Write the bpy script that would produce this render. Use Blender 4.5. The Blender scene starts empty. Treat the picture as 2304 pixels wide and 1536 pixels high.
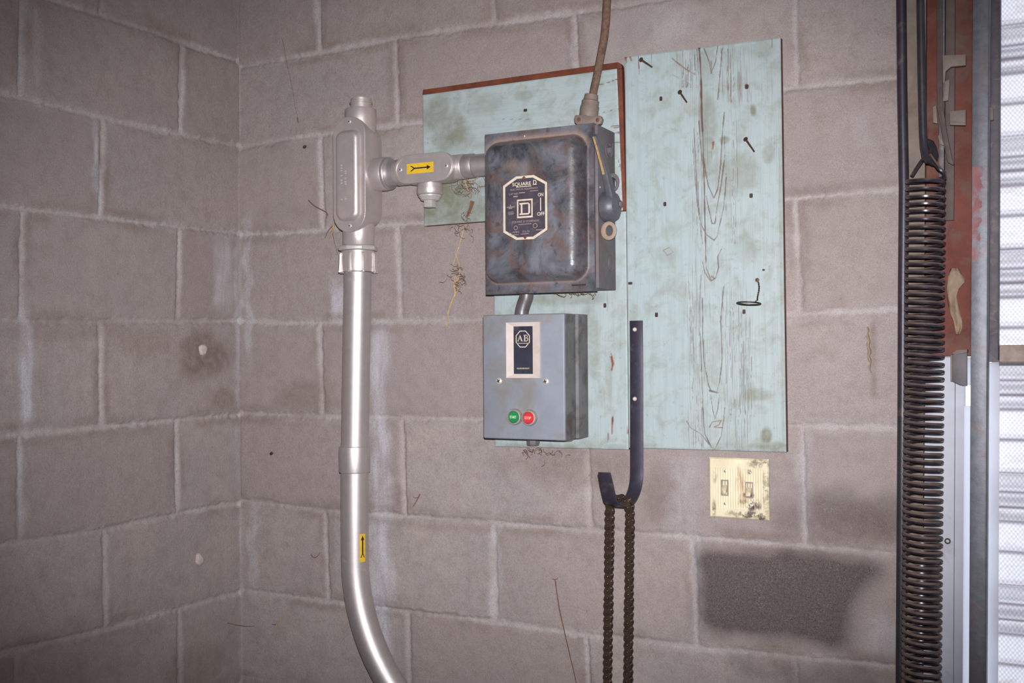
import bpy, bmesh, math, random
import numpy as np
from mathutils import Vector, Matrix

random.seed(7)
S = bpy.context.scene
COL = S.collection

# ------------------------------------------------------------------ camera
F, CX, CY, CZ, YAW, PIT, ROL = 2462.023, 1.6904, -1.9593, -.0686, -.4683, .0115, -.0069
fw = Vector((math.sin(YAW) * math.cos(PIT), math.cos(YAW) * math.cos(PIT), math.sin(PIT)))
r0 = Vector((math.cos(YAW), -math.sin(YAW), 0))
u0 = r0.cross(fw)
RT = r0 * math.cos(ROL) + u0 * math.sin(ROL)
UP = -r0 * math.sin(ROL) + u0 * math.cos(ROL)
CAM = Vector((CX, CY, CZ))
cd = bpy.data.cameras.new('camera')
cd.sensor_width = 36.0
cd.lens = 36.0 * F / 2304.0
cd.clip_start = .05
cam = bpy.data.objects.new('camera', cd)
COL.objects.link(cam)
cam.matrix_world = Matrix((RT, UP, -fw)).transposed().to_4x4()
cam.location = CAM
S.camera = cam
S.view_settings.view_transform = 'Standard'
S.view_settings.look = 'None'
S.view_settings.gamma = 1.0
S.view_settings.use_curve_mapping = False
S.view_settings.exposure = 0.0

# ------------------------------------------------------------------ light
w = bpy.data.worlds.new('daylight'); S.world = w; w.use_nodes = True
w.node_tree.nodes['Background'].inputs[0].default_value = (.86, .93, 1, 1)
w.node_tree.nodes['Background'].inputs[1].default_value = 2.1
fl = bpy.data.lights.new('camera_flash', 'SPOT')          # the flash of the camera that took the picture
fl.energy = 246; fl.color = (1, .985, 1); fl.shadow_soft_size = .012
fl.spot_size = math.radians(56); fl.spot_blend = 1.0     # a flash tube throws a wide, low beam
flo = bpy.data.objects.new('camera_flash', fl); COL.objects.link(flo)
fa = (fw + RT * .004 - UP * .006).normalized(); fr_ = fa.cross(UP).normalized(); fu_ = fr_.cross(fa)
flo.matrix_world = Matrix((fr_, fu_, -fa)).transposed().to_4x4()
flo.scale = (1.30, 1, 1)
flo.location = CAM + UP * .055 + RT * .012
ar = bpy.data.lights.new('added_ceiling_fill', 'AREA'); ar.energy = 14; ar.size = 1.6; ar.color = (.86, .92, 1)  # unseen area light under the ceiling, added for faint fill
aro = bpy.data.objects.new('added_ceiling_fill', ar); COL.objects.link(aro); aro.location = (2.6, -2.9, 1.62)

# ------------------------------------------------------------------ helpers
def at(px, py, Y):
    """the point of the plane y = Y seen at a place of the 2304 x 1536 photograph"""
    d = fw + RT * ((px - 1152) / F) - UP * ((py - 768) / F)
    return CAM + d * ((Y - CY) / d.y)

def atx(px, py, X):
    d = fw + RT * ((px - 1152) / F) - UP * ((py - 768) / F)
    return CAM + d * ((X - CX) / d.x)

def lin(r, g, b):
    f = lambda c: (c / 255 / 12.92) if c / 255 <= .04045 else ((c / 255 + .055) / 1.055) ** 2.4
    return (f(r), f(g), f(b), 1)

class Nodes:
    def __init__(s, name):
        s.m = bpy.data.materials.new(name); s.m.use_nodes = True
        s.t = s.m.node_tree; s.b = s.t.nodes['Principled BSDF']
        s.co = s.t.nodes.new('ShaderNodeTexCoord').outputs['Object']
    def n(s, k): return s.t.nodes.new(k)
    def l(s, a, b): s.t.links.new(a, b)
    def noise(s, scale, detail=4, rough=.55, stretch=None, dist=0, off=0):
        co = s.co
        if stretch or off:
            mp = s.n('ShaderNodeMapping'); s.l(co, mp.inputs[0])
            if stretch: mp.inputs['Scale'].default_value = stretch
            mp.inputs['Location'].default_value = (off, off * 1.7, off * .6); co = mp.outputs[0]
        x = s.n('ShaderNodeTexNoise'); s.l(co, x.inputs['Vector'])
        x.inputs['Scale'].default_value = scale; x.inputs['Detail'].default_value = detail
        x.inputs['Roughness'].default_value = rough; x.inputs['Distortion'].default_value = dist
        return x.outputs['Fac']
    def ramp(s, fac, lo, hi, a=0., b=1.):
        x = s.n('ShaderNodeMapRange'); s.l(fac, x.inputs[0])
        x.inputs[1].default_value = lo; x.inputs[2].default_value = hi
        x.inputs[3].default_value = a; x.inputs[4].default_value = b; x.clamp = True
        return x.outputs[0]
    def mix(s, fac, a, b, mode='MIX'):
        x = s.n('ShaderNodeMix'); x.data_type = 'RGBA'; x.blend_type = mode
        for k, v in ((0, fac), (6, a), (7, b)):
            if isinstance(v, (int, float)): x.inputs[k].default_value = v
            elif isinstance(v, (tuple, list)): x.inputs[k].default_value = v
            else: s.l(v, x.inputs[k])
        return x.outputs[2]
    def math(s, op, a, b=0.):
        x = s.n('ShaderNodeMath'); x.operation = op; x.use_clamp = False
        for k, v in ((0, a), (1, b)):
            if isinstance(v, (int, float)): x.inputs[k].default_value = v
            else: s.l(v, x.inputs[k])
        return x.outputs[0]
    def attr(s, name):
        x = s.n('ShaderNodeAttribute'); x.attribute_name = name; return x.outputs['Fac']
    def bump(s, h, strength=.3, dist=.002):
        x = s.n('ShaderNodeBump'); x.inputs['Strength'].default_value = strength
        x.inputs['Distance'].default_value = dist; s.l(h, x.inputs['Height'])
        s.l(x.outputs[0], s.b.inputs['Normal'])
    def out(s, col=None, rough=None, metal=None, spec=None):
        for k, v in (('Base Color', col), ('Roughness', rough), ('Metallic', metal), ('Specular IOR Level', spec)):
            if v is None: continue
            if isinstance(v, (int, float, tuple, list)): s.b.inputs[k].default_value = v
            else: s.l(v, s.b.inputs[k])
        return s.m

def plain(name, c, rough=.6, metal=0., var=.25, scale=40, dirt=None, dlo=.5, dhi=.75, dscale=12, bump=.15, bscale=300, spec=.5, stretch=None):
    N = Nodes(name)
    k = tuple(v * (1 - var) for v in c[:3]) + (1,)
    col = N.mix(N.ramp(N.noise(scale, 5, .6, stretch), .35, .65), c, k)
    if dirt:
        d = N.ramp(N.noise(dscale, 8, .65, None, .6, 3), dlo, dhi)
        col = N.mix(d, col, dirt)
        if metal > 0: metal = N.ramp(d, 0, 1, metal, metal * .2)
    if bump: N.bump(N.noise(bscale, 3), bump, .001)
    return N.out(col, rough, metal, spec)

class MB:
    def __init__(s): s.v, s.f = [], []
    def add(s, vs, fs):
        o = len(s.v); s.v += [tuple(v) for v in vs]; s.f += [tuple(i + o for i in f) for f in fs]; return s
    def box(s, x0, x1, y0, y1, z0, z1):
        vs = [(x, y, z) for z in (z0, z1) for y in (y0, y1) for x in (x0, x1)]
        return s.add(vs, [(0, 2, 3, 1), (4, 5, 7, 6), (0, 1, 5, 4), (2, 6, 7, 3), (0, 4, 6, 2), (1, 3, 7, 5)])
    def loft(s, rings, cap0=True, cap1=True, closed=True):
        n = len(rings[0]); vs = [p for r in rings for p in r]; fs = []
        for i in range(len(rings) - 1):
            for j in range(n if closed else n - 1):
                k = (j + 1) % n
                fs.append((i * n + j, i * n + k, (i + 1) * n + k, (i + 1) * n + j))
        if cap0: fs.append(tuple(range(n - 1, -1, -1)))
        if cap1: fs.append(tuple(range((len(rings) - 1) * n, len(rings) * n)))
        return s.add(vs, fs)
    def prism(s, poly, y0, y1):
        return s.loft([[(x, y0, z) for x, z in poly], [(x, y1, z) for x, z in poly]])
    def frame(s, outer, inner, y0, y1, yi=None):
        yi = y0 if yi is None else yi
        R = [[(x, y1, z) for x, z in outer], [(x, y0, z) for x, z in outer], [(x, yi, z) for x, z in inner], [(x, y1, z) for x, z in inner]]
        n = len(outer); vs = [p for r in R for p in r]; fs = []
        for i in range(4):
            for j in range(n):
                k = (j + 1) % n; i2 = (i + 1) % 4
                fs.append((i * n + j, i * n + k, i2 * n + k, i2 * n + j))
        return s.add(vs, fs)
    def tube(s, pts, r, n=12, caps=True, flat=None):
        P = [Vector(p) for p in pts]; m = len(P)
        rr = r if isinstance(r, (list, tuple)) else [r] * m
        T = [(P[min(i + 1, m - 1)] - P[max(i - 1, 0)]).normalized() for i in range(m)]
        a = Vector((0, 0, 1)) if abs(T[0].z) < .9 else Vector((1, 0, 0))
        nrm = (a - T[0] * a.dot(T[0])).normalized(); rings = []
        for i in range(m):
            nrm = (nrm - T[i] * nrm.dot(T[i])).normalized(); b = T[i].cross(nrm)
            rings.append([P[i] + (nrm * math.cos(q) + b * math.sin(q)) * rr[i] for q in [2 * math.pi * k / n for k in range(n)]])
        return s.loft(rings, caps, caps)
    def lathe(s, prof, o, axis, n=32):
        A = Vector(axis).normalized(); o = Vector(o)
        a = Vector((0, 0, 1)) if abs(A.z) < .9 else Vector((1, 0, 0))
        e = (a - A * a.dot(A)).normalized(); b = A.cross(e)
        rings = [[o + A * h + (e * math.cos(q) + b * math.sin(q)) * max(r, 1e-5) for q in [2 * math.pi * k / n for k in range(n)]] for r, h in prof]
        return s.loft(rings)
    def build(s, name, mat, parent=None, bevel=0, angle=35, seg=2, label=None, flat=False):
        bm = bmesh.new()
        vs = [bm.verts.new(v) for v in s.v]
        for f in s.f:
            try: bm.faces.new([vs[i] for i in f])
            except ValueError: pass
        bmesh.ops.recalc_face_normals(bm, faces=bm.faces)
        if bevel:
            es = [e for e in bm.edges if len(e.link_faces) == 2 and e.calc_face_angle(0) > math.radians(30)]
            bmesh.ops.bevel(bm, geom=es, offset=bevel, segments=seg, profile=.5, affect='EDGES', clamp_overlap=True)
        me = bpy.data.meshes.new(name); bm.to_mesh(me); bm.free()
        return link(name, me, mat, parent, angle, label, flat)

def root_of(p):
    while p.parent: p = p.parent
    return p

def link(name, me, mat, parent=None, angle=35, label=None, flat=False):
    o = bpy.data.objects.new(name, me); COL.objects.link(o)
    if mat: me.materials.append(mat)
    if not flat:
        me.polygons.foreach_set('use_smooth', [True] * len(me.polygons))
        me.set_sharp_from_angle(angle=math.radians(angle))
    if parent:
        me.transform(Matrix.Translation(-root_of(parent).location)); o.parent = parent
    if label: o['label'] = label
    return o

def thing(name, label, cat, loc, group=None):
    o = bpy.data.objects.new(name, None); COL.objects.link(o)
    o.location = loc; o.empty_display_size = .03
    o['label'] = label; o['category'] = cat
    if group: o['group'] = group
    return o

def tag(o, label, cat, group=None):
    o['label'] = label; o['category'] = cat
    if group: o['group'] = group
    return o

def rehome(o):
    """put the origin of a one-mesh thing at the middle of its geometry"""
    c = sum((v.co for v in o.data.vertices), Vector()) / len(o.data.vertices)
    o.data.transform(Matrix.Translation(-c)); o.location = c
    return o

def structure(o):
    o['kind'] = 'structure'; return o

def stadium(cx, cz, w, h, n=14):
    P = []
    if h >= w:
        r = w / 2; d = h / 2 - r
        for k in range(n + 1): q = math.pi * k / n; P.append((cx + r * math.cos(q), cz + d + r * math.sin(q)))
        for k in range(n + 1): q = math.pi + math.pi * k / n; P.append((cx + r * math.cos(q), cz - d + r * math.sin(q)))
    else:
        r = h / 2; d = w / 2 - r
        for k in range(n + 1): q = -math.pi / 2 + math.pi * k / n; P.append((cx + d + r * math.cos(q), cz + r * math.sin(q)))
        for k in range(n + 1): q = math.pi / 2 + math.pi * k / n; P.append((cx - d + r * math.cos(q), cz + r * math.sin(q)))
    return P

def rrect(x0, x1, z0, z1, r, n=5):
    P = []
    for (cx, cz, a) in ((x1 - r, z1 - r, 0), (x0 + r, z1 - r, 90), (x0 + r, z0 + r, 180), (x1 - r, z0 + r, 270)):
        for k in range(n + 1):
            q = math.radians(a + 90 * k / n); P.append((cx + r * math.cos(q), cz + r * math.sin(q)))
    return P

def circ(cx, cz, r, n=24): return [(cx + r * math.cos(2 * math.pi * k / n), cz + r * math.sin(2 * math.pi * k / n)) for k in range(n)]

def text(mb, s, cx, cz, h, y, w=None, thick=.0006, rot=0, space=1.0, bold=0.):
    """lettering standing on a face that looks towards -y"""
    c = bpy.data.curves.new('t', 'FONT'); c.body = s; c.size = 1; c.extrude = .02; c.space_character = space
    c.offset = bold; c.resolution_u = 3
    o = bpy.data.objects.new('t', c); COL.objects.link(o)
    me = bpy.data.meshes.new_from_object(o.evaluated_get(bpy.context.evaluated_depsgraph_get()))
    co = np.array([v.co for v in me.vertices]); fs = [tuple(p.vertices) for p in me.polygons]
    bpy.data.objects.remove(o); bpy.data.curves.remove(c); bpy.data.meshes.remove(me)
    mn, mx = co.min(0), co.max(0); ctr = (mn + mx) / 2
    k = h / (mx[1] - mn[1]); kx = w / (mx[0] - mn[0]) if w else k
    X = (co[:, 0] - ctr[0]) * kx; Z = (co[:, 1] - ctr[1]) * k; D = (co[:, 2] - mn[2]) / (mx[2] - mn[2])
    cr, sr = math.cos(rot), math.sin(rot)
    mb.add([(cx + x * cr - z * sr, y - d * thick, cz + x * sr + z * cr) for x, z, d in zip(X, Z, D)], fs)

def screw(name, mat, parent, x, y, z, r, h, slot=True, dark=None, label=None):
    """round head standing on a face that looks towards -y; the cross slot is cut as a darker inset"""
    mb = MB(); mb.lathe([(0, -h), (r * .55, -h * .92), (r * .9, -h * .5), (r, -.0), (r, .001), (0, .001)], (x, y, z), (0, 1, 0), 20)
    o = mb.build(name, mat, parent, label=label)
    if slot and dark:
        a = random.random() * 1.5; m2 = MB()
        for q in (a, a + math.pi / 2):
            dx, dz = math.cos(q), math.sin(q); L = r * .55; t = r * .13
            m2.prism([(x + dx * L - dz * t, z + dz * L + dx * t), (x - dx * L - dz * t, z - dz * L + dx * t), (x - dx * L + dz * t, z - dz * L - dx * t), (x + dx * L + dz * t, z + dz * L - dx * t)], y - h * 1.02, y - h * .6)
        m2.build('slot', dark, o)
    return o

# value noise on arrays
def vnoise(u, v, scale, seed):
    rs = np.random.RandomState(seed); T = rs.rand(256, 256)
    x = np.asarray(u) * scale + 1000.3; y = np.asarray(v) * scale + 1000.7
    xi = np.floor(x).astype(int); yi = np.floor(y).astype(int); fx = x - xi; fy = y - yi
    fx = fx * fx * (3 - 2 * fx); fy = fy * fy * (3 - 2 * fy)
    a = T[xi % 256, yi % 256]; b = T[(xi + 1) % 256, yi % 256]; c = T[xi % 256, (yi + 1) % 256]; d = T[(xi + 1) % 256, (yi + 1) % 256]
    return (a * (1 - fx) + b * fx) * (1 - fy) + (c * (1 - fx) + d * fx) * fy

def fbm(u, v, scale, seed, oct=4):
    s = 0; k = .5
    for i in range(oct): s = s + k * vnoise(u, v, scale * 2 ** i, seed + i); k *= .5
    return s / (1 - .5 ** oct)

def sstep(x, a, b):
    t = np.clip((x - a) / (b - a), 0, 1); return t * t * (3 - 2 * t)

def grid_mesh(name, P, attrs, mat, flip=False):
    """P: (nv, nu, 3) points"""
    nv, nu = P.shape[:2]
    me = bpy.data.meshes.new(name)
    i = np.arange(nv * nu).reshape(nv, nu)
    q = np.stack([i[:-1, :-1], i[:-1, 1:], i[1:, 1:], i[1:, :-1]], -1).reshape(-1, 4)
    if flip: q = q[:, ::-1]
    me.vertices.add(nv * nu); me.vertices.foreach_set('co', P.reshape(-1).astype(np.float32))
    me.loops.add(q.size); me.loops.foreach_set('vertex_index', q.reshape(-1).astype(np.int32))
    me.polygons.add(len(q)); me.polygons.foreach_set('loop_start', np.arange(0, q.size, 4, dtype=np.int32))
    me.polygons.foreach_set('use_smooth', np.ones(len(q), bool))
    me.update(calc_edges=True)
    for k, a in attrs.items():
        at_ = me.attributes.new(k, 'FLOAT', 'POINT'); at_.data.foreach_set('value', a.reshape(-1).astype(np.float32))
    me.materials.append(mat)
    o = bpy.data.objects.new(name, me); COL.objects.link(o)
    return o

def segdist(U, V, pts):
    """distance of every (U, V) to a polyline"""
    D = np.full(U.shape, 9.)
    for (a, b), (c, d) in zip(pts[:-1], pts[1:]):
        e, f = c - a, d - b; L = e * e + f * f + 1e-12
        t = np.clip(((U - a) * e + (V - b) * f) / L, 0, 1)
        D = np.minimum(D, np.hypot(U - a - t * e, V - b - t * f))
    return D

# ------------------------------------------------------------------ materials
def block_material():
    N = Nodes('concrete_block')
    big = N.noise(5, 5, .6); mid = N.noise(34, 6, .62, None, .3); fine = N.noise(420, 3, .7); grit = N.noise(900, 2, .6, off=5)
    col = N.mix(N.ramp(big, .32, .68), lin(168, 157, 153), lin(152, 144, 144))
    col = N.mix(N.ramp(N.attr('blockrand'), 0, 1, 0, .75), col, lin(148, 135, 132))
    col = N.mix(N.ramp(mid, .45, .72, 0, .5), col, lin(134, 121, 117))
    col = N.mix(N.math('MULTIPLY', N.attr('mortar'), N.ramp(N.noise(60, 4), .25, .6, .45, 1)), col, lin(174, 166, 165))
    col = N.mix(N.math('MULTIPLY', N.attr('pale'), N.ramp(N.noise(45, 6, .65, (1, 1, .2), .3), .32, .62, .15, 1)), col, lin(196, 196, 206))
    col = N.mix(N.math('MULTIPLY', N.attr('brown'), N.ramp(N.noise(55, 5), .2, .65, .35, 1)), col, lin(104, 82, 68))
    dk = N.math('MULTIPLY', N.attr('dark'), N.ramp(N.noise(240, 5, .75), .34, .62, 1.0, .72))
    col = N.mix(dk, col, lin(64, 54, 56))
    col = N.mix(N.ramp(N.noise(150, 3, .6, None, 0, 9), .66, .74, 0, .45), col, lin(92, 80, 76))
    col = N.mix(N.ramp(fine, .42, .68, 0, .42), col, lin(112, 98, 95))
    col = N.mix(N.ramp(grit, .56, .72, 0, .4), col, lin(205, 192, 188))
    h = N.math('ADD', N.math('MULTIPLY', fine, .5), N.math('MULTIPLY', N.noise(160, 4, .6, off=2), .8))
    N.bump(h, .5, .0025)
    return N.out(col, .93, 0, .2)

def paint_board_material(name, grain):
    N = Nodes(name)
    st = (1, 1, .07) if grain == 'z' else (.07, 1, 1)
    g = N.noise(120, 5, .6, st, .4); big = N.noise(7, 5, .6, st if grain == 'z' else None); m = N.noise(28, 6, .65, None, .5, 4)
    col = N.mix(N.ramp(big, .3, .7), lin(160, 175, 178), lin(168, 178, 179))
    col = N.mix(N.ramp(g, .45, .75, 0, .6), col, lin(148, 160, 160))
    col = N.mix(N.ramp(m, .48, .7, 0, .7), col, lin(138, 144, 132))
    col = N.mix(N.ramp(N.noise(95, 6, .7, None, 0, 8), .6, .72, 0, .5), col, lin(128, 118, 108))
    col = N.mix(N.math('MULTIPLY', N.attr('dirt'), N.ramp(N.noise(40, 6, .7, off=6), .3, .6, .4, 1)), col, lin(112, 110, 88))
    col = N.mix(N.attr('rust'), col, lin(128, 72, 48))
    col = N.mix(N.attr('crack'), col, lin(98, 70, 62))
    h = N.math('ADD', N.math('MULTIPLY', g, .8), N.math('MULTIPLY', N.noise(350, 3), .35))
    fg = N.ramp(N.noise(850, 3, .6, (1, 1, .010) if grain == 'z' else (.010, 1, 1), .2, 2), .54, .62)
    col = N.mix(N.math('MULTIPLY', N.attr('grain'), fg), col, lin(112, 98, 92))
    N.bump(h, .22, .0015)
    return N.out(col, .62, 0, .35)

M_BLOCK = block_material()
M_BOARDV = paint_board_material('pale_teal_paint_upright_grain', 'z')
M_BOARDH = paint_board_material('pale_teal_paint_level_grain', 'x')
M_BARE = plain('bare_brown_edge', lin(122, 66, 48), .75, 0, .4, 30, lin(88, 52, 42), .5, .7, 25, .3, 200, .3)
M_EDGE = plain('dark_board_edge', lin(118, 72, 70), .8, 0, .4, 40, lin(80, 52, 52), .45, .7)
M_GALV = plain('silver_conduit', lin(204, 196, 196), .48, .8, .08, 60, lin(160, 148, 144), .62, .8, 20, .1, 500)
M_CAST = plain('cast_aluminium', lin(208, 198, 196), .40, .62, .1, 40, lin(166, 142, 132), .52, .75, 9, .22, 700)
M_BRIGHT = plain('bright_screw', lin(212, 206, 202), .32, .4, .1, 200)
M_YEL = plain('yellow_sticker', lin(226, 184, 48), .5, 0, .15, 120, bump=0)
M_BLACK = plain('black_print', lin(34, 30, 26), .55, 0, .2, 100, bump=0)
def switchbox_material():
    N = Nodes('worn_blue_black_steel')
    a = N.noise(11, 7, .65, None, .8); b = N.noise(26, 7, .7, None, .5, 7); c = N.noise(70, 5, .7, None, 0, 3)
    col = N.mix(N.ramp(a, .38, .6), lin(56, 57, 63), lin(110, 112, 121))
    r = N.ramp(b, .47, .64)
    col = N.mix(N.math('MULTIPLY', r, .85), col, lin(98, 72, 64))
    col = N.mix(N.math('MULTIPLY', N.attr('dust'), N.ramp(c, .3, .6, .45, 1)), col, lin(158, 134, 122))
    col = N.mix(N.math('MULTIPLY', N.attr('grime_shade'), N.ramp(c, .3, .65, .5, 1)), col, lin(46, 40, 44))  # grime, and the dome's right slope shaded in colour
    col = N.mix(N.ramp(c, .56, .68, 0, .65), col, lin(50, 44, 48))
    N.bump(N.noise(190, 4), .22, .0015)
    return N.out(col, N.ramp(b, .4, .7, .33, .62), 0, .6)
M_SWBOX = switchbox_material()
M_SWSIDE = plain('dusty_dark_steel_side', lin(104, 98, 104), .6, 0, .25, 25, lin(96, 78, 70), .5, .72, 22, .2, 250)
M_CREAM = plain('cream_print', lin(214, 198, 178), .6, 0, .18, 90, lin(160, 138, 116), .58, .75, 60, 0)
M_PLATE = plain('black_nameplate', lin(70, 64, 74), .5, 0, .25, 60, lin(112, 92, 84), .55, .78, 45, .1)
M_FADED = plain('faded_print', lin(158, 140, 136), .6, 0, .2, 90, bump=0)
M_RUST = plain('rusty_head', lin(120, 70, 56), .7, .1, .4, 200)
M_GOLD = plain('worn_handle_edge', lin(206, 172, 118), .45, .3, .35, 160)
M_LEVER = plain('lever_steel', lin(92, 92, 100), .45, .1, .3, 40, lin(102, 82, 74), .52, .74, 26, .15)
M_TAN = plain('dusty_tan_metal', lin(126, 112, 105), .65, .1, .15, 70, lin(136, 112, 100), .55, .75, 40)
M_ABBOX = plain('blue_grey_enamel', lin(134, 139, 149), .5, 0, .14, 18, lin(126, 114, 98), .5, .72, 8, .12, 260)
M_ABSIDE = plain('dusty_enamel_side', lin(112, 112, 114), .65, 0, .3, 26, lin(74, 62, 56), .52, .7, 20, .2, 200)
M_BEZEL = plain('brushed_bezel', lin(226, 212, 204), .3, .2, .12, 30, lin(196, 170, 150), .55, .75, 14, .1)
M_ABPLATE = plain('dark_glossy_plate', lin(58, 58, 72), .3, 0, .3, 20, lin(124, 112, 108), .56, .78, 18, 0)
M_GREEN = plain('green_button', lin(34, 132, 78), .35, 0, .15, 100, bump=0)
M_RED = plain('red_button', lin(206, 52, 58), .35, 0, .15, 100, bump=0)
M_RING = plain('grey_ring', lin(176, 164, 158), .4, .4, .15, 60)
M_CORD = plain('dusty_brown_loom', lin(122, 98, 84), .85, 0, .35, 180, lin(80, 60, 52), .5, .7, 60, .6, 700, .2)
M_STRAP = plain('blackened_strap_steel', lin(74, 70, 84), .4, .55, .25, 30, lin(104, 92, 92), .6, .8, 18, .12, 200)
M_CHAIN = plain('greasy_chain_steel', lin(84, 70, 62), .24, .6, .45, 120, lin(70, 52, 38), .5, .7, 60, .2, 300, .6)
def switchplate_material():
    N = Nodes('stained_ivory_plate')
    a = N.noise(26, 6, .7, (1, 1, .5), .4); b = N.noise(75, 6, .7, None, .6, 3)
    col = N.mix(N.ramp(a, .35, .7), lin(226, 216, 186), lin(208, 194, 162))
    col = N.mix(N.ramp(N.noise(40, 6, .7, (1, 1, .3), .6, 11), .58, .72, 0, .75), col, lin(160, 116, 78))
    col = N.mix(N.math('MULTIPLY', N.attr('grime_shade'), N.ramp(b, .42, .56)), col, lin(74, 56, 56))  # plain grime on this plate
    return N.out(col, .45, 0, .5)
M_IVORY = switchplate_material()
M_TOGGLE = plain('ivory_toggle', lin(214, 200, 166), .4, 0, .2, 90, lin(140, 120, 100), .55, .75, 90)
M_SLOT = plain('dull_slot', lin(150, 138, 128), .6, 0, .2, 90)
M_NAIL = plain('rusty_nail', lin(98, 72, 62), .55, .5, .4, 200)
M_IRONDARK = plain('dark_iron', lin(74, 56, 52), .6, .3, .4, 200)
M_WIRE = plain('dark_wire', lin(62, 52, 46), .5, .5, .3, 200)
def spring_material():
    N = Nodes('dusty_black_spring_wire')
    g = N.n('ShaderNodeNewGeometry'); sp = N.n('ShaderNodeSeparateXYZ'); N.l(g.outputs['Normal'], sp.inputs[0])
    up = N.ramp(sp.outputs['Z'], .28, .8); pt = N.ramp(N.noise(45, 4), .3, .55, .45, 1)      # dust lies on what faces up
    col = N.mix(N.math('MULTIPLY', up, pt), N.mix(N.ramp(N.noise(60, 4), .4, .6), lin(60, 52, 60), lin(46, 40, 46)), lin(140, 118, 104))
    return N.out(col, N.ramp(up, 0, .6, .28, .85), .25, .6)
M_SPRING = spring_material()
def glazed_strip():
    N = Nodes('translucent_white_strip'); N.out(lin(240, 242, 248), .5, 0, .4)
    tr = N.n('ShaderNodeBsdfTranslucent'); tr.inputs['Color'].default_value = (.92, .93, .97, 1)
    ms = N.n('ShaderNodeMixShader'); ms.inputs[0].default_value = .75; N.l(N.b.outputs[0], ms.inputs[1]); N.l(tr.outputs[0], ms.inputs[2])
    N.l(ms.outputs[0], N.t.nodes['Material Output'].inputs[0]); return N.m
M_STRIP = glazed_strip()
M_EYE = plain('tan_eye_metal', lin(158, 136, 120), .65, .05, .15, 70)
M_ROD = plain('black_rod', lin(62, 58, 66), .42, .3, .3, 30, lin(96, 88, 84), .58, .74, 30, .15)
M_REDJ = plain('rust_red_paint', lin(118, 66, 56), .75, 0, .35, 22, lin(104, 86, 80), .5, .72, 14, .3, 160, .3)
M_DUSTY = plain('dusty_beige_paint', lin(130, 118, 108), .85, 0, .25, 30, lin(112, 96, 84), .5, .7, 16)
M_TRACK = plain('weathered_galvanised_steel', lin(112, 113, 122), .48, .3, .3, 55, lin(120, 98, 96), .52, .72, 14, .2, 160)
M_TRACKRED = plain('flaked_pink_primer', lin(150, 96, 98), .7, 0, .3, 30, lin(134, 128, 138), .5, .62, 22)
M_BROWNST = plain('brown_grey_steel', lin(92, 76, 72), .65, .1, .3, 40, lin(70, 58, 56), .5, .7, 20, .2)
M_DKSTEEL = plain('dark_door_steel', lin(92, 86, 94), .6, .1, .3, 60, lin(122, 106, 100), .55, .7, 60, .2)
M_WHITE = plain('white_jamb_paint', lin(236, 238, 242), .6, 0, .06, 20, lin(176, 166, 160), .62, .8, 16, .1)
M_GREYJ = plain('pale_grey_jamb_paint', lin(190, 192, 204), .65, 0, .12, 20, lin(150, 130, 126), .6, .78, 16, .1)
M_RAIL = plain('dusty_door_rail', lin(176, 158, 148), .7, .1, .25, 40, lin(126, 110, 102), .5, .7, 30)
def door_material():
    N = Nodes('embossed_translucent_sheet')
    x = N.n('ShaderNodeTexVoronoi'); mp = N.n('ShaderNodeMapping'); N.l(N.co, mp.inputs[0]); mp.inputs['Scale'].default_value = (1, .02, .8); mp.inputs['Rotation'].default_value = (0, math.pi / 4, 0)
    N.l(mp.outputs[0], x.inputs['Vector']); x.inputs['Scale'].default_value = 210; x.inputs['Randomness'].default_value = .08
    N.bump(N.ramp(x.outputs['Distance'], 0, .7), .75, .0022)
    d = N.ramp(N.noise(18, 6, .65, (1, 1, 2.5), .5, 2), .55, .78)
    col = N.mix(d, lin(246, 243, 248), lin(214, 200, 192))
    col = N.mix(N.math('MULTIPLY', N.ramp(x.outputs['Distance'], .30, .62), .42), col, lin(150, 146, 160))  # emboss outlines darkened in colour to stand for relief shading
    col = N.mix(N.attr('groove_shade'), col, lin(112, 100, 112))  # rib and groove shade put into the sheet colour
    N.out(col, .4, 0, .5)
    tr = N.n('ShaderNodeBsdfTranslucent'); N.l(col, tr.inputs['Color'])
    ms = N.n('ShaderNodeMixShader'); ms.inputs[0].default_value = .55; N.l(N.b.outputs[0], ms.inputs[1]); N.l(tr.outputs[0], ms.inputs[2])
    N.l(ms.outputs[0], N.t.nodes['Material Output'].inputs[0])
    return N.m
M_DOOR = door_material()
M_STRAW = plain('dry_straw', lin(196, 164, 120), .8, 0, .35, 120, bump=0)
M_WEED = plain('brown_weed', lin(122, 88, 68), .85, 0, .4, 120, bump=0)
M_PAPER = plain('torn_tan_paper', lin(146, 124, 104), .75, 0, .25, 50, lin(132, 108, 88), .5, .7, 40)
M_PLUG = plain('pale_plaster_plug', lin(196, 182, 178), .9, 0, .2, 120)
M_FLOOR = plain('concrete_floor', lin(140, 132, 126), .9, 0, .2, 6, lin(100, 92, 88), .5, .75, 3)
M_CEIL = plain('painted_ceiling', lin(180, 174, 168), .9, 0, .1, 6)
M_PLAINWALL = plain('plain_block', lin(160, 142, 136), .93, 0, .15, 6)

# ------------------------------------------------------------------ block walls
FLOOR_Z, CEIL_Z, WALL_END = -1.6256, 1.70, 1.4425
def curve_lines(pts, plane):
    """course joints: {course: [(px, py), ...]} -> {course: (u array, z array)}"""
    out = {}
    for k, L in pts.items():
        P = [(at(x, y, 0).x, at(x, y, 0).z) if plane == 'back' else (-atx(x, y, 0).y, atx(x, y, 0).z) for x, y in L]
        P.sort(); out[k] = (np.array([p[0] for p in P]), np.array([p[1] for p in P]))
    return out

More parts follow.
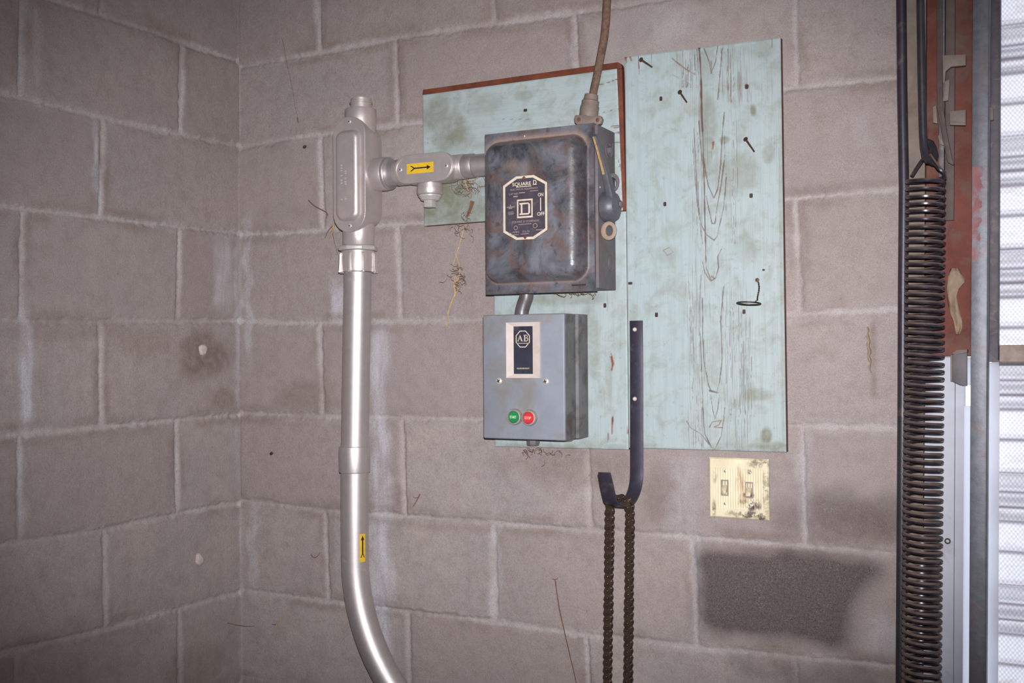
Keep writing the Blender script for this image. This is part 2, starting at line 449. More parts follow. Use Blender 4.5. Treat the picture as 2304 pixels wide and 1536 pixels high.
def wall_surface(u, v, courses, uprights, seed, lowest, highest):
    """returns height and masks of a block wall at (u, v)"""
    ks = sorted(courses)
    zl = {k: np.interp(u, *courses[k]) for k in ks}
    for k in range(ks[0] - 1, lowest - 1, -1): zl[k] = zl[k + 1] - .2032
    for k in range(ks[-1] + 1, highest + 1): zl[k] = zl[k - 1] + .2032
    wob = (fbm(u, v, 30, seed) - .5) * .008 + (fbm(u, v, 140, seed + 9) - .5) * .006
    d = np.full(u.shape, 9.); row = np.full(u.shape, lowest)
    sgn = np.zeros(u.shape)
    for k in sorted(zl):
        z = zl[k]; dz = np.abs(v - z); m = dz < d; sgn = np.where(m, v - z, sgn); d = np.minimum(d, dz); row = np.where(v >= z, k, row)
    dh = d.copy()
    blk = np.zeros(u.shape)
    dv = np.full(u.shape, 9.)
    for k in zl:
        m = row == k
        if k in uprights: ju = uprights[k]
        else:
            step = .2032; o = 0 if k % 2 else step
            ju = [(o + i * 2 * step - .005 + .2032 * 0, 0.) for i in range(0, 12)]
        ju = sorted(ju)
        idx = np.zeros(u.shape)
        for (a, b) in ju:
            x = a + b * (v - (zl[k] + .1)); dv = np.where(m, np.minimum(dv, np.abs(u - x)), dv); idx = idx + (u > x)
        blk = np.where(m, idx * 7.31 + k * 3.17 + seed, blk)
    d = np.minimum(d, dv) + wob
    rnd = np.modf(np.abs(np.sin(blk * 12.9898) * 43758.5453))[0]
    rnd2 = np.modf(np.abs(np.sin(blk * 78.233 + 1.3) * 12345.678))[0]
    wd = .0042 + .0022 * vnoise(u, v, 9, seed + 3)
    mort = (1 - sstep(d, wd - .0015, wd + .003)) * (.35 + .65 * sstep(vnoise(u, v, 7, seed + 51), .25, .65))
    dust = 1 - sstep(d, wd, wd + .016)
    deep = .0022 + .0028 * vnoise(u, v, 6, seed + 21)
    h = -deep * (1 - sstep(d, wd - .003, wd + .0025)) - .0012 * np.exp(-np.maximum(d - wd, 0) / .004)
    ridge = np.exp(-((d - wd) / .0022) ** 2) * sstep(vnoise(u, v, 16, seed + 31), .5, .8) * sstep(vnoise(u, v, 130, seed + 32), .2, .7)
    h = h + .0035 * ridge * (dh < .02)
    h = h + (1 - mort) * ((rnd - .5) * .003 + (fbm(u, v, 40, seed + 5) - .5) * .0014)
    mort = np.clip(mort + .45 * dust * sstep(vnoise(u, v, 12, seed + 41), .45, .8), 0, 1)
    halo = np.exp(-((d - wd - .008) / .009) ** 2) * sstep(fbm(u, v, 9, seed + 61), .4, .68)
    return h, mort, rnd2, halo

def soft_rect(u, v, u0, u1, v0, v1, s, seed, amp=.03, sc=14, sv=None):
    sv = sv or s
    n1 = (fbm(u, v, sc, seed) - .5) * 2 * amp; n2 = (fbm(u, v, sc, seed + 17) - .5) * 2 * amp
    return sstep(u + n1, u0 - s / 2, u0 + s / 2) * (1 - sstep(u + n1, u1 - s / 2, u1 + s / 2)) * sstep(v + n2, v0 - sv / 2, v0 + sv / 2) * (1 - sstep(v + n2, v1 - sv / 2, v1 + sv / 2))

def soft_spot(u, v, cu, cv, ru, rv, seed, amp=.35):
    r = np.hypot((u - cu) / ru, (v - cv) / rv) + (fbm(u, v, 22, seed) - .5) * 2 * amp
    return 1 - sstep(r, .45, 1.1)

def zaxis():
    return np.concatenate([np.arange(FLOOR_Z, -.80, .03), np.arange(-.80, .62, .0032), np.arange(.62, CEIL_Z, .03), [CEIL_Z]])

back_courses = curve_lines({
    3: [(562, 146), (640, 133), (893, 86), (1280, 30)], 2: [(558, 330), (640, 314), (890, 282), (1780, 198), (1960, 180)],
    1: [(553, 527), (650, 524), (900, 504), (1790, 446), (1960, 432)], 0: [(552, 722), (650, 727), (890, 723), (1790, 706), (1990, 697)],
    -1: [(558, 931), (650, 934), (900, 940), (1790, 958), (1990, 962)], -2: [(568, 1126), (720, 1146), (1000, 1168), (1330, 1192), (1560, 1208), (1980, 1242)],
    -3: [(562, 1328), (700, 1347), (1110, 1398), (1350, 1432), (1540, 1453), (1800, 1478), (2020, 1500)]}, 'back')
def ub(L):
    out = []
    for (x0, y0, x1, y1) in L:
        a, b = at(x0, y0, 0), at(x1, y1, 0); s = (b.x - a.x) / (b.z - a.z); out.append((((a.x + b.x) / 2), s))
    return out
back_up = {3: ub([(714, 10, 718, 100), (1098, 0, 1103, 30), (1575, 0, 1578, 8)]), 2: ub([(890, 100, 895, 280), (1295, 40, 1300, 140), (1788, 10, 1792, 180)]),
           1: ub([(722, 330, 726, 500)]) + [(at(1103, 420, 0).x, 0), (at(1552, 400, 0).x, 0)], 0: ub([(896, 520, 902, 705), (1790, 465, 1800, 690)]) + [(at(1312, 600, 0).x, 0)],
           -1: ub([(720, 740, 726, 920)]) + [(at(1108, 830, 0).x, 0), (at(1558, 830, 0).x, 0)], -2: ub([(905, 950, 912, 1150), (1322, 1030, 1328, 1190), (1805, 980, 1812, 1215)]),
           -3: ub([(733, 1170, 738, 1340), (1111, 1185, 1114, 1390), (1558, 1225, 1568, 1440)]), -4: ub([(918, 1390, 922, 1530), (1322, 1440, 1326, 1530), (1795, 1490, 1798, 1536)])}
U = np.concatenate([np.arange(0, WALL_END, .0032), [WALL_END]]); V = zaxis()
uu, vv = np.meshgrid(U, V)
h, mo, br, halo = wall_surface(uu, vv, back_courses, back_up, 11, -8, 8)
h[uu < .002] = 0
B = lambda x, y: (at(x, y, 0).x, at(x, y, 0).z)
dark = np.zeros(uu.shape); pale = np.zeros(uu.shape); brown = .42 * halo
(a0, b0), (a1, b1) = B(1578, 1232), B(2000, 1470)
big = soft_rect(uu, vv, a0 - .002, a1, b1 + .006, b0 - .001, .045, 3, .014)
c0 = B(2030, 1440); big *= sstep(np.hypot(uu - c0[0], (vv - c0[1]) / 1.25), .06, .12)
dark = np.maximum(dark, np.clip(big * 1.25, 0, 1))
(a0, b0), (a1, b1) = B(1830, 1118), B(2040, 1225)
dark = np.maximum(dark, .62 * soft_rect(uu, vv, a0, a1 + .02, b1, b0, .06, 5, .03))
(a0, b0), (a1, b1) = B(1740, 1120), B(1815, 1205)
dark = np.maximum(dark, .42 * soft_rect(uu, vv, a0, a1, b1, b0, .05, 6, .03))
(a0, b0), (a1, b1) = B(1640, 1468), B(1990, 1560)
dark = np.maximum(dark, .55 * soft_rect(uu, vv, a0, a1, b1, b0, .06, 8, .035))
x, z = B(1300, 1050); brown = np.maximum(brown, .42 * soft_spot(uu, vv, x, z, .2, .05, 4))
x, z = B(1480, 1110); brown = np.maximum(brown, .5 * soft_spot(uu, vv, x, z, .05, .07, 5))
x, z = B(1930, 1190); brown = np.maximum(brown, .45 * soft_spot(uu, vv, x, z, .09, .05, 15))
x, z = B(690, 900); brown = np.maximum(brown, .4 * soft_spot(uu, vv, x, z, .10, .05, 25))
x, z = B(1040, 1180); brown = np.maximum(brown, .3 * soft_spot(uu, vv, x, z, .14, .02, 26))
x, z = B(1957, 810); strip = np.exp(-((uu - x) / .006) ** 2) * (np.abs(vv - z) < .06); glue = strip.copy()
brown = np.maximum(brown, .55 * np.exp(-((uu - x - .006) / .006) ** 2) * sstep(.075 - np.abs(vv - z), 0, .02))
# pale smears: silver overspray along the conduit, whitish drips; daylight painted beside the door
for (xa, ya, xb, yb, s, k) in ((835, 730, 880, 1530, .03, .75), (742, 640, 778, 715, .02, .8), (548, 500, 566, 800, .012, .5), (1290, 30, 1302, 140, .012, .6), (560, 1150, 580, 1330, .014, .4),
                               (1560, 1225, 1582, 1440, .02, .45), (1960, 1400, 2020, 1470, .05, .7), (1500, 1030, 1580, 1200, .06, .3), (1100, 1180, 1122, 1390, .015, .3), (1795, 980, 1822, 1190, .02, .35), (1480, 0, 1560, 90, .05, .22), (1920, 250, 1960, 330, .03, .15)):
    (a0, b0), (a1, b1) = B(xa, ya), B(xb, yb)
    pale = np.maximum(pale, k * soft_rect(uu, vv, a0, a1, b1, b0, s, int(xa) + 1, .02, 22, .07))
P = np.stack([uu, -h, vv], -1)
wb = structure(grid_mesh('wall_back', P, dict(mortar=mo, blockrand=br, dark=dark, pale=pale, brown=brown), M_BLOCK))

left_courses = curve_lines({
    3: [(114, 0), (237, 38), (400, 92), (562, 146)], 2: [(0, 208), (20, 214), (230, 265), (400, 302), (556, 330)], 1: [(0, 465), (230, 490), (400, 510), (552, 527)],
    0: [(0, 718), (100, 722), (400, 722), (550, 722)], -1: [(0, 981), (230, 960), (480, 937), (556, 931)], -2: [(0, 1226), (230, 1192), (450, 1145), (566, 1127)],
    -3: [(0, 1470), (230, 1415), (500, 1342), (562, 1328)]}, 'left')
def ul(L):
    out = []
    for (x0, y0, x1, y1) in L:
        a, b = atx(x0, y0, 0), atx(x1, y1, 0); s = (a.y - b.y) / (b.z - a.z); out.append((-(a.y + b.y) / 2, s))
    return out
ex = [(.62 + .2032 * k * 2, 0) for k in range(1, 8)]; ex2 = [(.62 + .2032 * (2 * k + 1), 0) for k in range(0, 8)]
left_up = {3: ul([(240, 0, 236, 30)]) + ex2, 2: ul([(410, 110, 406, 290), (50, 0, 45, 200)]) + ex, 1: ul([(232, 285, 227, 480)]) + ex2, 0: ul([(404, 515, 400, 710), (50, 480, 46, 700)]) + ex,
           -1: ul([(226, 735, 228, 955)]) + ex2, -2: ul([(397, 955, 400, 1150), (43, 985, 44, 1210)]) + ex, -3: ul([(235, 1200, 239, 1405)]) + ex2, -4: ul([(404, 1380, 406, 1530), (40, 1470, 42, 1530)]) + ex}
U = np.concatenate([np.arange(0, .72, .0032), np.arange(.72, 4.5, .05), [4.5]])
uu, vv = np.meshgrid(U, V)
h, mo, br, halo = wall_surface(uu, vv, left_courses, left_up, 47, -8, 8)
h[uu < .002] = 0
L_ = lambda x, y: (-atx(x, y, 0).y, atx(x, y, 0).z)
dark = np.zeros(uu.shape); pale = np.zeros(uu.shape); brown = .42 * halo
for (cx, cy, ru, rv, k) in ((455, 800, .10, .07, .75), (500, 900, .07, .04, .5), (330, 770, .1, .04, .3), (150, 740, .2, .03, .3), (100, 1500, .3, .08, .25), (440, 1500, .12, .06, .3)):
    x, z = L_(cx, cy); brown = np.maximum(brown, k * soft_spot(uu, vv, x, z, ru, rv, cx))
for (xa, ya, xb, yb, s, k) in ((42, 700, 74, 965, .02, .85), (46, 965, 66, 1180, .02, .4), (212, 270, 226, 480, .012, .75), (48, 0, 90, 200, .03, .4), (482, 540, 520, 690, .03, .5), (530, 540, 552, 930, .012, .6),
                               (535, 945, 572, 1110, .02, .35), (540, 1140, 566, 1500, .02, .4), (392, 1010, 402, 1150, .01, .3)):
    (a1, b0), (a0, b1) = L_(xa, ya), L_(xb, yb)
    pale = np.maximum(pale, k * soft_rect(uu, vv, a0, a1, b1, b0, s, int(xa) + 3, .016, 22, .07))
P = np.stack([h, -uu, vv], -1)
wl = structure(grid_mesh('wall_left', P, dict(mortar=mo, blockrand=br, dark=dark, pale=pale, brown=brown), M_BLOCK, flip=True))
def plug(px, py, r, k):
    c = atx(px, py, 0); mb = MB(); n = 14; rings = []
    for (s, hh) in ((1, -.002), (.95, .003), (.7, .006), (.3, .0065)):
        rings.append([(hh, c.y + s * r * .8 * math.cos(q) * (1 + .18 * math.sin(3 * q + k)), c.z + s * r * math.sin(q) * (1 + .15 * math.cos(2 * q + k))) for q in [2 * math.pi * i / n for i in range(n)]])
    mb.loft(rings); mb.build('plaster_plug', M_PLUG, wl)
plug(455, 787, .0145, 0); plug(447, 1258, .0135, 2)

structure(MB().box(0, 4.3, -4.5, .2, FLOOR_Z - .1, FLOOR_Z).build('floor', M_FLOOR, flat=True))
structure(MB().box(-.2, 4.3, -4.7, .2, CEIL_Z, CEIL_Z + .1).build('ceiling', M_CEIL, flat=True))
structure(MB().box(4.2, 4.3, -4.5, .2, FLOOR_Z, CEIL_Z).build('wall_right', M_PLAINWALL, flat=True))
structure(MB().box(-.2, 4.3, -4.6, -4.5, FLOOR_Z, CEIL_Z).build('wall_front', M_PLAINWALL, flat=True))

# ------------------------------------------------------------------ door opening on the right (everything there leans a little)
def lean(z): return .016 * z + .002
def tilt(o):
    co = np.empty(len(o.data.vertices) * 3, np.float32); o.data.vertices.foreach_get('co', co); co = co.reshape(-1, 3)
    off = root_of(o).location.z if o.parent else o.location.z
    co[:, 0] += lean(co[:, 2] + off); o.data.vertices.foreach_set('co', co.reshape(-1)); o.data.update(); return o
ZB, ZT = FLOOR_Z, CEIL_Z
# rust-red upper jamb, dusty post against the block, pale lower jamb
tilt(structure(MB().box(WALL_END + .0005, 1.476, .002, .2, ZB, ZT).build('trim_1', M_DUSTY)))
tilt(structure(MB().box(1.4765, 1.562, .012, .08, -.078, ZT).build('trim_2', M_REDJ, bevel=.002)))
tilt(structure(MB().box(1.4765, 1.5245, .012, .08, ZB, -.0785).build('trim_3', M_GREYJ, bevel=.002)))
mb = MB()
sl0, sl1 = at(2160, 866, .02).z, at(2160, 912, .02).z
tilt(structure(MB().box(1.525, 1.5385, .014, .05, ZB, -.079).build('trim_6', M_GREYJ)))
mb.box(1.5386, 1.5505, .014, .0165, ZB, sl1); mb.box(1.5386, 1.5505, .014, .0165, sl0, -.079); mb.box(1.5506, 1.5615, .014, .0165, ZB, -.079)
tilt(structure(mb.build('trim_4', M_STRIP)))
tilt(structure(MB().box(1.562, 1.592, .03, .0325, ZB, -.0885).build('trim_5', M_STRIP)))
# dark angle strip that runs beside the red jamb
t = thing('steel_channel', 'dark grey steel strip fixed to the rust-red jamb', 'steel strip', (1.515, .012, .6))
tilt(MB().box(1.4985, 1.507, -.006, .011, .16, ZT - .01).build('web', M_DKSTEEL, t, bevel=.001))
tilt(MB().box(1.5072, 1.522, .004, .0115, .15, ZT - .01).build('flange', M_BROWNST, t, bevel=.001))

# corrugated door sheet
zs = np.arange(ZB, ZT, .0022); per = .1875; z0 = -.0865
ph = np.mod((zs - z0) / per, 1.0)
prof = np.zeros(zs.shape)
for c in (0.0, .30, .57): prof += -.0042 * np.exp(-((ph - c) / .012) ** 2) + .0042 * np.exp(-((ph - c - .03) / .014) ** 2)
rib = sstep(ph, .57, .6) * (1 - sstep(ph, .985, 1.0))
prof += rib * .0085 * np.cos((ph - .57) / .43 * 2 * math.pi * 2.5)
xs = np.linspace(1.578, 3.95, 12)
grv = np.zeros(zs.shape)  # mask of the rib shading painted into the sheet
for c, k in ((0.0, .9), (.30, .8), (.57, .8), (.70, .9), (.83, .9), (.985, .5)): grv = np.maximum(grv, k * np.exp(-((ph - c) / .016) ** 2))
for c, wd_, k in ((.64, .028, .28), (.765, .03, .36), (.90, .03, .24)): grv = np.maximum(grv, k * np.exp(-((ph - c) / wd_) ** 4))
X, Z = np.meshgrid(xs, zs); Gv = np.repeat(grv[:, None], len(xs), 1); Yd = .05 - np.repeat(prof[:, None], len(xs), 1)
dr = structure(grid_mesh('door_1', np.stack([X, Yd, Z], -1), dict(groove_shade=Gv), M_DOOR)); tilt(dr)
rz0, rz1 = at(2270, 814, .03).z, at(2270, 776, .03).z
tilt(MB().box(1.5915, 3.95, .018, .038, rz0, rz1).build('rail', M_RAIL, dr, bevel=.002))
tilt(MB().box(1.5915, 3.95, .02, .038, rz0 - .006, rz0 - .0005).build('rail_lip', M_DKSTEEL, dr))
tilt(MB().box(1.574, 1.591, .006, .042, rz0, ZT - .01).build('stile', M_DKSTEEL, dr, bevel=.002))
m = MB(); g = at(2213, 782, .004); m.loft([[(g.x, y, g.z), (g.x, y, rz0), (g.x + .026, y, rz0)] for y in (-.001, .005)])
m.build('corner_gusset', M_DKSTEEL, dr)
# outside the gap: sunlit pale ground and wall
structure(MB().box(-1, 6, .35, 6, ZB - .12, ZB - .02).build('ground', M_WHITE, flat=True))

# galvanised upright in front of the door edge
t = thing('steel_upright', 'weathered galvanised steel upright with a pink primer patch, in front of the door edge', 'steel upright', (1.57, -.03, ZB))
m = MB()
m.loft([[(1.5515, -.03, z), (1.5755, -.03, z), (1.5775, -.028, z), (1.5775, .0055, z), (1.5745, .0055, z), (1.5745, -.027, z), (1.5545, -.027, z), (1.5545, -.005, z), (1.5515, -.005, z)] for z in np.linspace(ZB, ZT, 30)])
tilt(m.build('angle_bar', M_TRACK, t, bevel=.0008))
m = MB(); q0, q1 = at(2190, 375, -.0304).z, at(2190, 590, -.0304).z; n = 40; L = []
for i in range(n + 1):
    z = q0 + (q1 - q0) * i / n; wv = .0155 * (math.sin(math.pi * min(1, (i + 3) / 9)) if i < 2 else 1) * (1 - .45 * (i / n) + .18 * math.sin(i * .9) + .1 * math.sin(i * 2.3))
    L.append((1.5525, 1.5525 + max(.002, wv), z))
m.add([(x, -.0304, z) for a, b, z in L for x in (a, b)], [(2 * i, 2 * i + 1, 2 * i + 3, 2 * i + 2) for i in range(n)])
tilt(m.build('primer_patch', M_TRACKRED, t, label='pink primer patch'))
c = at(2218, 258, -.0);
m = MB(); m.loft([rr for rr in [[(c.x + .006 + a, -.006 + d, c.z + b) for a, b in ((-.006, -.011), (.006, -.011), (.006, .011), (-.006, .011))] for d in (0, .011)]])
m.build('bolt', M_TAN, t, bevel=.0015)

# linkage arm with two tabs
t = thing('hinge_arm', 'dark hinge arm with two dusty tabs reaching to the upright, beside the hanging rod', 'hinge arm', at(2125, 280, -.01))
def poly(pts, Y): return [(at(x, y, Y).x, at(x, y, Y).z) for x, y in pts]
m = MB(); m.prism(poly([(2107, -400), (2119, -400), (2120, 150), (2122, 240), (2131, 300), (2146, 372), (2132, 365), (2120, 310), (2108, 240)], -.014), -.014, -.007)
m.build('arm', M_BROWNST, t, bevel=.001)
m = MB(); m.prism(poly([(2120, 124), (2173, 122), (2173, 147), (2140, 150), (2128, 160), (2125, 190), (2121, 185)], -.02), -.02, -.012); m.build('upper_tab', M_TAN, t, bevel=.001, label='dusty tan upper tab')
m = MB(); m.prism(poly([(2136, 250), (2173, 246), (2173, 281), (2137, 280)], -.02), -.02, -.011); m.prism(poly([(2137, 273), (2173, 275), (2173, 282), (2137, 281)], -.026), -.026, -.02); m.build('lower_tab', M_TAN, t, bevel=.001, label='dusty tan lower tab')
m = MB(); m.prism(poly([(2125, 182), (2137, 178), (2134, 226), (2121, 228)], -.019), -.019, -.0145); m.build('web_strip', M_TAN, t, bevel=.001)
m = MB(); m.prism(poly([(2098, 240), (2107, 236), (2109, 278), (2099, 276)], -.012), -.012, -.0065); m.build('bolt', M_TAN, t, bevel=.001)
m = MB(); m.prism(poly([(2110, 305), (2114, 304), (2124, 322), (2123, 327), (2114, 324)], -.012), -.012, -.0065); m.build('bolt', M_TAN, t, bevel=.0006)
# plate bracket under the red jamb
t = thing('steel_bracket', 'square dark steel bracket at the foot of the rust-red jamb', 'bracket', at(2158, 830, -.01))
m = MB(); m.prism(poly([(2143, 797), (2176, 793), (2176, 869), (2160, 866), (2143, 858)], -.012), -.012, -.004); m.build('plate', M_SWSIDE, t, bevel=.001)
m = MB(); m.prism(poly([(2139, 799), (2143, 797), (2143, 858), (2139, 857)], -.012), -.0135, .011); m.build('edge_flange', M_TAN, t, bevel=.0005)
m = MB(); m.prism(poly([(2141, 796), (2152, 787), (2176, 786), (2176, 793), (2148, 797)], -.012), -.0135, .011); m.build('top_flange', M_DUSTY, t, bevel=.0005)
# torn paper
m = MB(); rows = []
edge = [(2140, 2157, 604), (2136, 2163, 615), (2133, 2170, 626), (2133, 2171, 636), (2131, 2158, 650), (2132, 2153, 668), (2135, 2158, 688), (2139, 2161, 706), (2146, 2166, 722), (2149, 2166, 738), (2151, 2160, 752)]
for i, (a, b, y) in enumerate(edge):
    rows.append([Vector((at(a + (b - a) * k / 5, y, 0).x, -.0015 - .007 * abs(math.sin(k * 1.1 + i * .6)), at(a + (b - a) * k / 5, y, 0).z)) for k in range(6)])
m.loft(rows, False, False, False)
o = tag(rehome(m.build('torn_paper', M_PAPER, angle=80)), 'curled scrap of torn tan paper stuck on the rust-red jamb', 'paper')
sm = o.modifiers.new('thick', 'SOLIDIFY'); sm.thickness = .0006
# door jamb hole
tag(rehome(MB().frame(circ(*poly([(2132, 1217)], .01)[0], .005, 14), circ(*poly([(2132, 1217)], .01)[0], .0028, 14), .009, .0118).build('grommet', M_BLACK)), 'small black ring in the pale lower jamb beside the spring', 'ring')

# black rod against the wall end
def xz(px, py, Y): p = at(px, py, Y); return (p.x, Y, p.z)
m = MB(); pts = [(xz(2024, -900, -.012)[0], -.012, ZT - .001)] + [xz(x, y, -.012) for x, y in ((2028, 0), (2030, 200), (2034, 420), (2032, 640), (2031, 900), (2029, 1200), (2027, 1500))]
pts.append((pts[-1][0] - .008, -.012, ZB + .001)); m.tube(pts, .0085, 14)
tag(m.build('black_pipe', M_ROD), 'thin black pipe running floor to ceiling at the wall end, behind the spring', 'pipe')

# hanging rod with eye, and the extension spring
t = thing('hanging_rod', 'black rod with a hooked lower end hanging down to the spring', 'rod', (1.487, -.06, ZT))
top = xz(2071, 0, -.06)
pts = [(top[0] - .004, -.06, ZT - .001), top] + [xz(x, y, yy) for x, y, yy in ((2074, 180, -.06), (2077, 300, -.06), (2079, 330, -.062), (2083, 350, -.068), (2091, 362, -.074), (2100, 365, -.072), (2103, 352, -.06), (2100, 334, -.05), (2094, 322, -.046), (2085, 318, -.046))]
MB().tube(pts, [.0063] * 4 + [.0063, .0066, .0068, .0066, .006, .0058, .0056, .005], 14).build('shaft', M_ROD, t)
t = thing('extension_spring', 'dark tension spring of many coils hanging below the rod, beside the door', 'spring', (1.489, -.06, .215))
ptsS = []; turns = 78; c0 = at(2083, 400, -.06); c1 = at(2073, 1536, -.06)
for i in range(turns * 22 + 1):
    k = i / 22; pit = .01255 - .0006 * min(k, 66) / 66; z = c0.z - k * .01225
    s = (c0.z - z) / (c0.z - c1.z); cx = c0.x + (c1.x - c0.x) * s; q = 2 * math.pi * k
    ptsS.append((cx + .0285 * math.cos(q + .6), -.06 + .0285 * math.sin(q + .6), z + .0006 * math.sin(k * 1.7)))
m = MB(); m.tube(ptsS, .0034, 8); m.build('coil', M_SPRING, t)
# end loop rising to the rod
hk = [ptsS[0], xz(2126, 402, -.075), xz(2124, 388, -.083), xz(2114, 380, -.085), xz(2103, 366, -.081), xz(2093, 350, -.074), xz(2086, 352, -.066), xz(2074, 362, -.05), xz(2062, 380, -.045), xz(2052, 396, -.05)]
m = MB(); m.tube(hk[1:], .0034, 8); m.build('end_hook', M_SPRING, t)

# ------------------------------------------------------------------ painted boards
def board_grid(x0, x1, z0, z1, step):
    return np.meshgrid(np.linspace(x0, x1, int((x1 - x0) / step) + 1), np.linspace(z0, z1, int((z1 - z0) / step) + 1))

def make_board(name, label, corners, Yf, Yb, mat, marks, edge_mat, step=.0016, seed=1):
    """corners TL TR BR BL in (x, z); marks(u, v) -> crack, rust, dirt"""
    TL, TR, BR, BL = [np.array(c) for c in corners]
    nu = int(np.hypot(*(TR - TL)) / step); nv = int(np.hypot(*(BL - TL)) / step)
    s, r = np.meshgrid(np.linspace(0, 1, nu), np.linspace(0, 1, nv))
    p = (BL * (1 - s[..., None]) + BR * s[..., None]) * (1 - r[..., None]) + (TL * (1 - s[..., None]) + TR * s[..., None]) * r[..., None]
    u, v = p[..., 0], p[..., 1]
    res = marks(u, v); ck, ru, di = res[:3]; gn = res[3] if len(res) > 3 else np.full(u.shape, .12)
    e = np.minimum(np.minimum(s, 1 - s) * (TR[0] - TL[0]), np.minimum(r, 1 - r) * (TL[1] - BL[1]))
    rnd = .0012 * (1 - sstep(e, 0, .0025))
    y = Yf + .0012 * ck + rnd + (vnoise(u, v, 25, seed) - .5) * .0006
    t = thing(name, label, 'board', (float((TL[0] + TR[0]) / 2), Yb, float(BL[1])))
    o = grid_mesh('face', np.stack([u, y, v], -1), dict(crack=np.clip(ck, 0, 1), rust=np.clip(ru, 0, 1), dirt=np.clip(di, 0, 1), grain=gn), mat)
    o.data.transform(Matrix.Translation(-t.location)); o.parent = t
    m = MB(); c = [TL, TR, BR, BL]
    m.loft([[(q[0], Yf + .0011, q[1]) for q in c], [(q[0], Yb, q[1]) for q in c]], False, True)
    m.build('edge', edge_mat, t)
    return t

def px4(a, Y): return [(at(x, y, Y).x, at(x, y, Y).z) for x, y in a]
def lines(u, v, L, Y, x0=0, y0=0, k=1.):
    """L: (points, half width m, strength); returns mask"""
    M_ = np.zeros(u.shape)
    for pts, wd, st in L:
        p = [(at(x0 + x * k, y0 + y * k, Y).x, at(x0 + x * k, y0 + y * k, Y).z) for x, y in pts]
        xs_ = [q[0] for q in p]; zs_ = [q[1] for q in p]
        m = (u > min(xs_) - .01) & (u < max(xs_) + .01) & (v > min(zs_) - .01) & (v < max(zs_) + .01)
        if not m.any(): continue
        d = segdist(u[m], v[m], p) + (vnoise(u[m], v[m], 90, 5) - .5) * wd * .8
        M_[m] = np.maximum(M_[m], st * (1 - sstep(d, wd * .2, wd * .9)))
    return M_

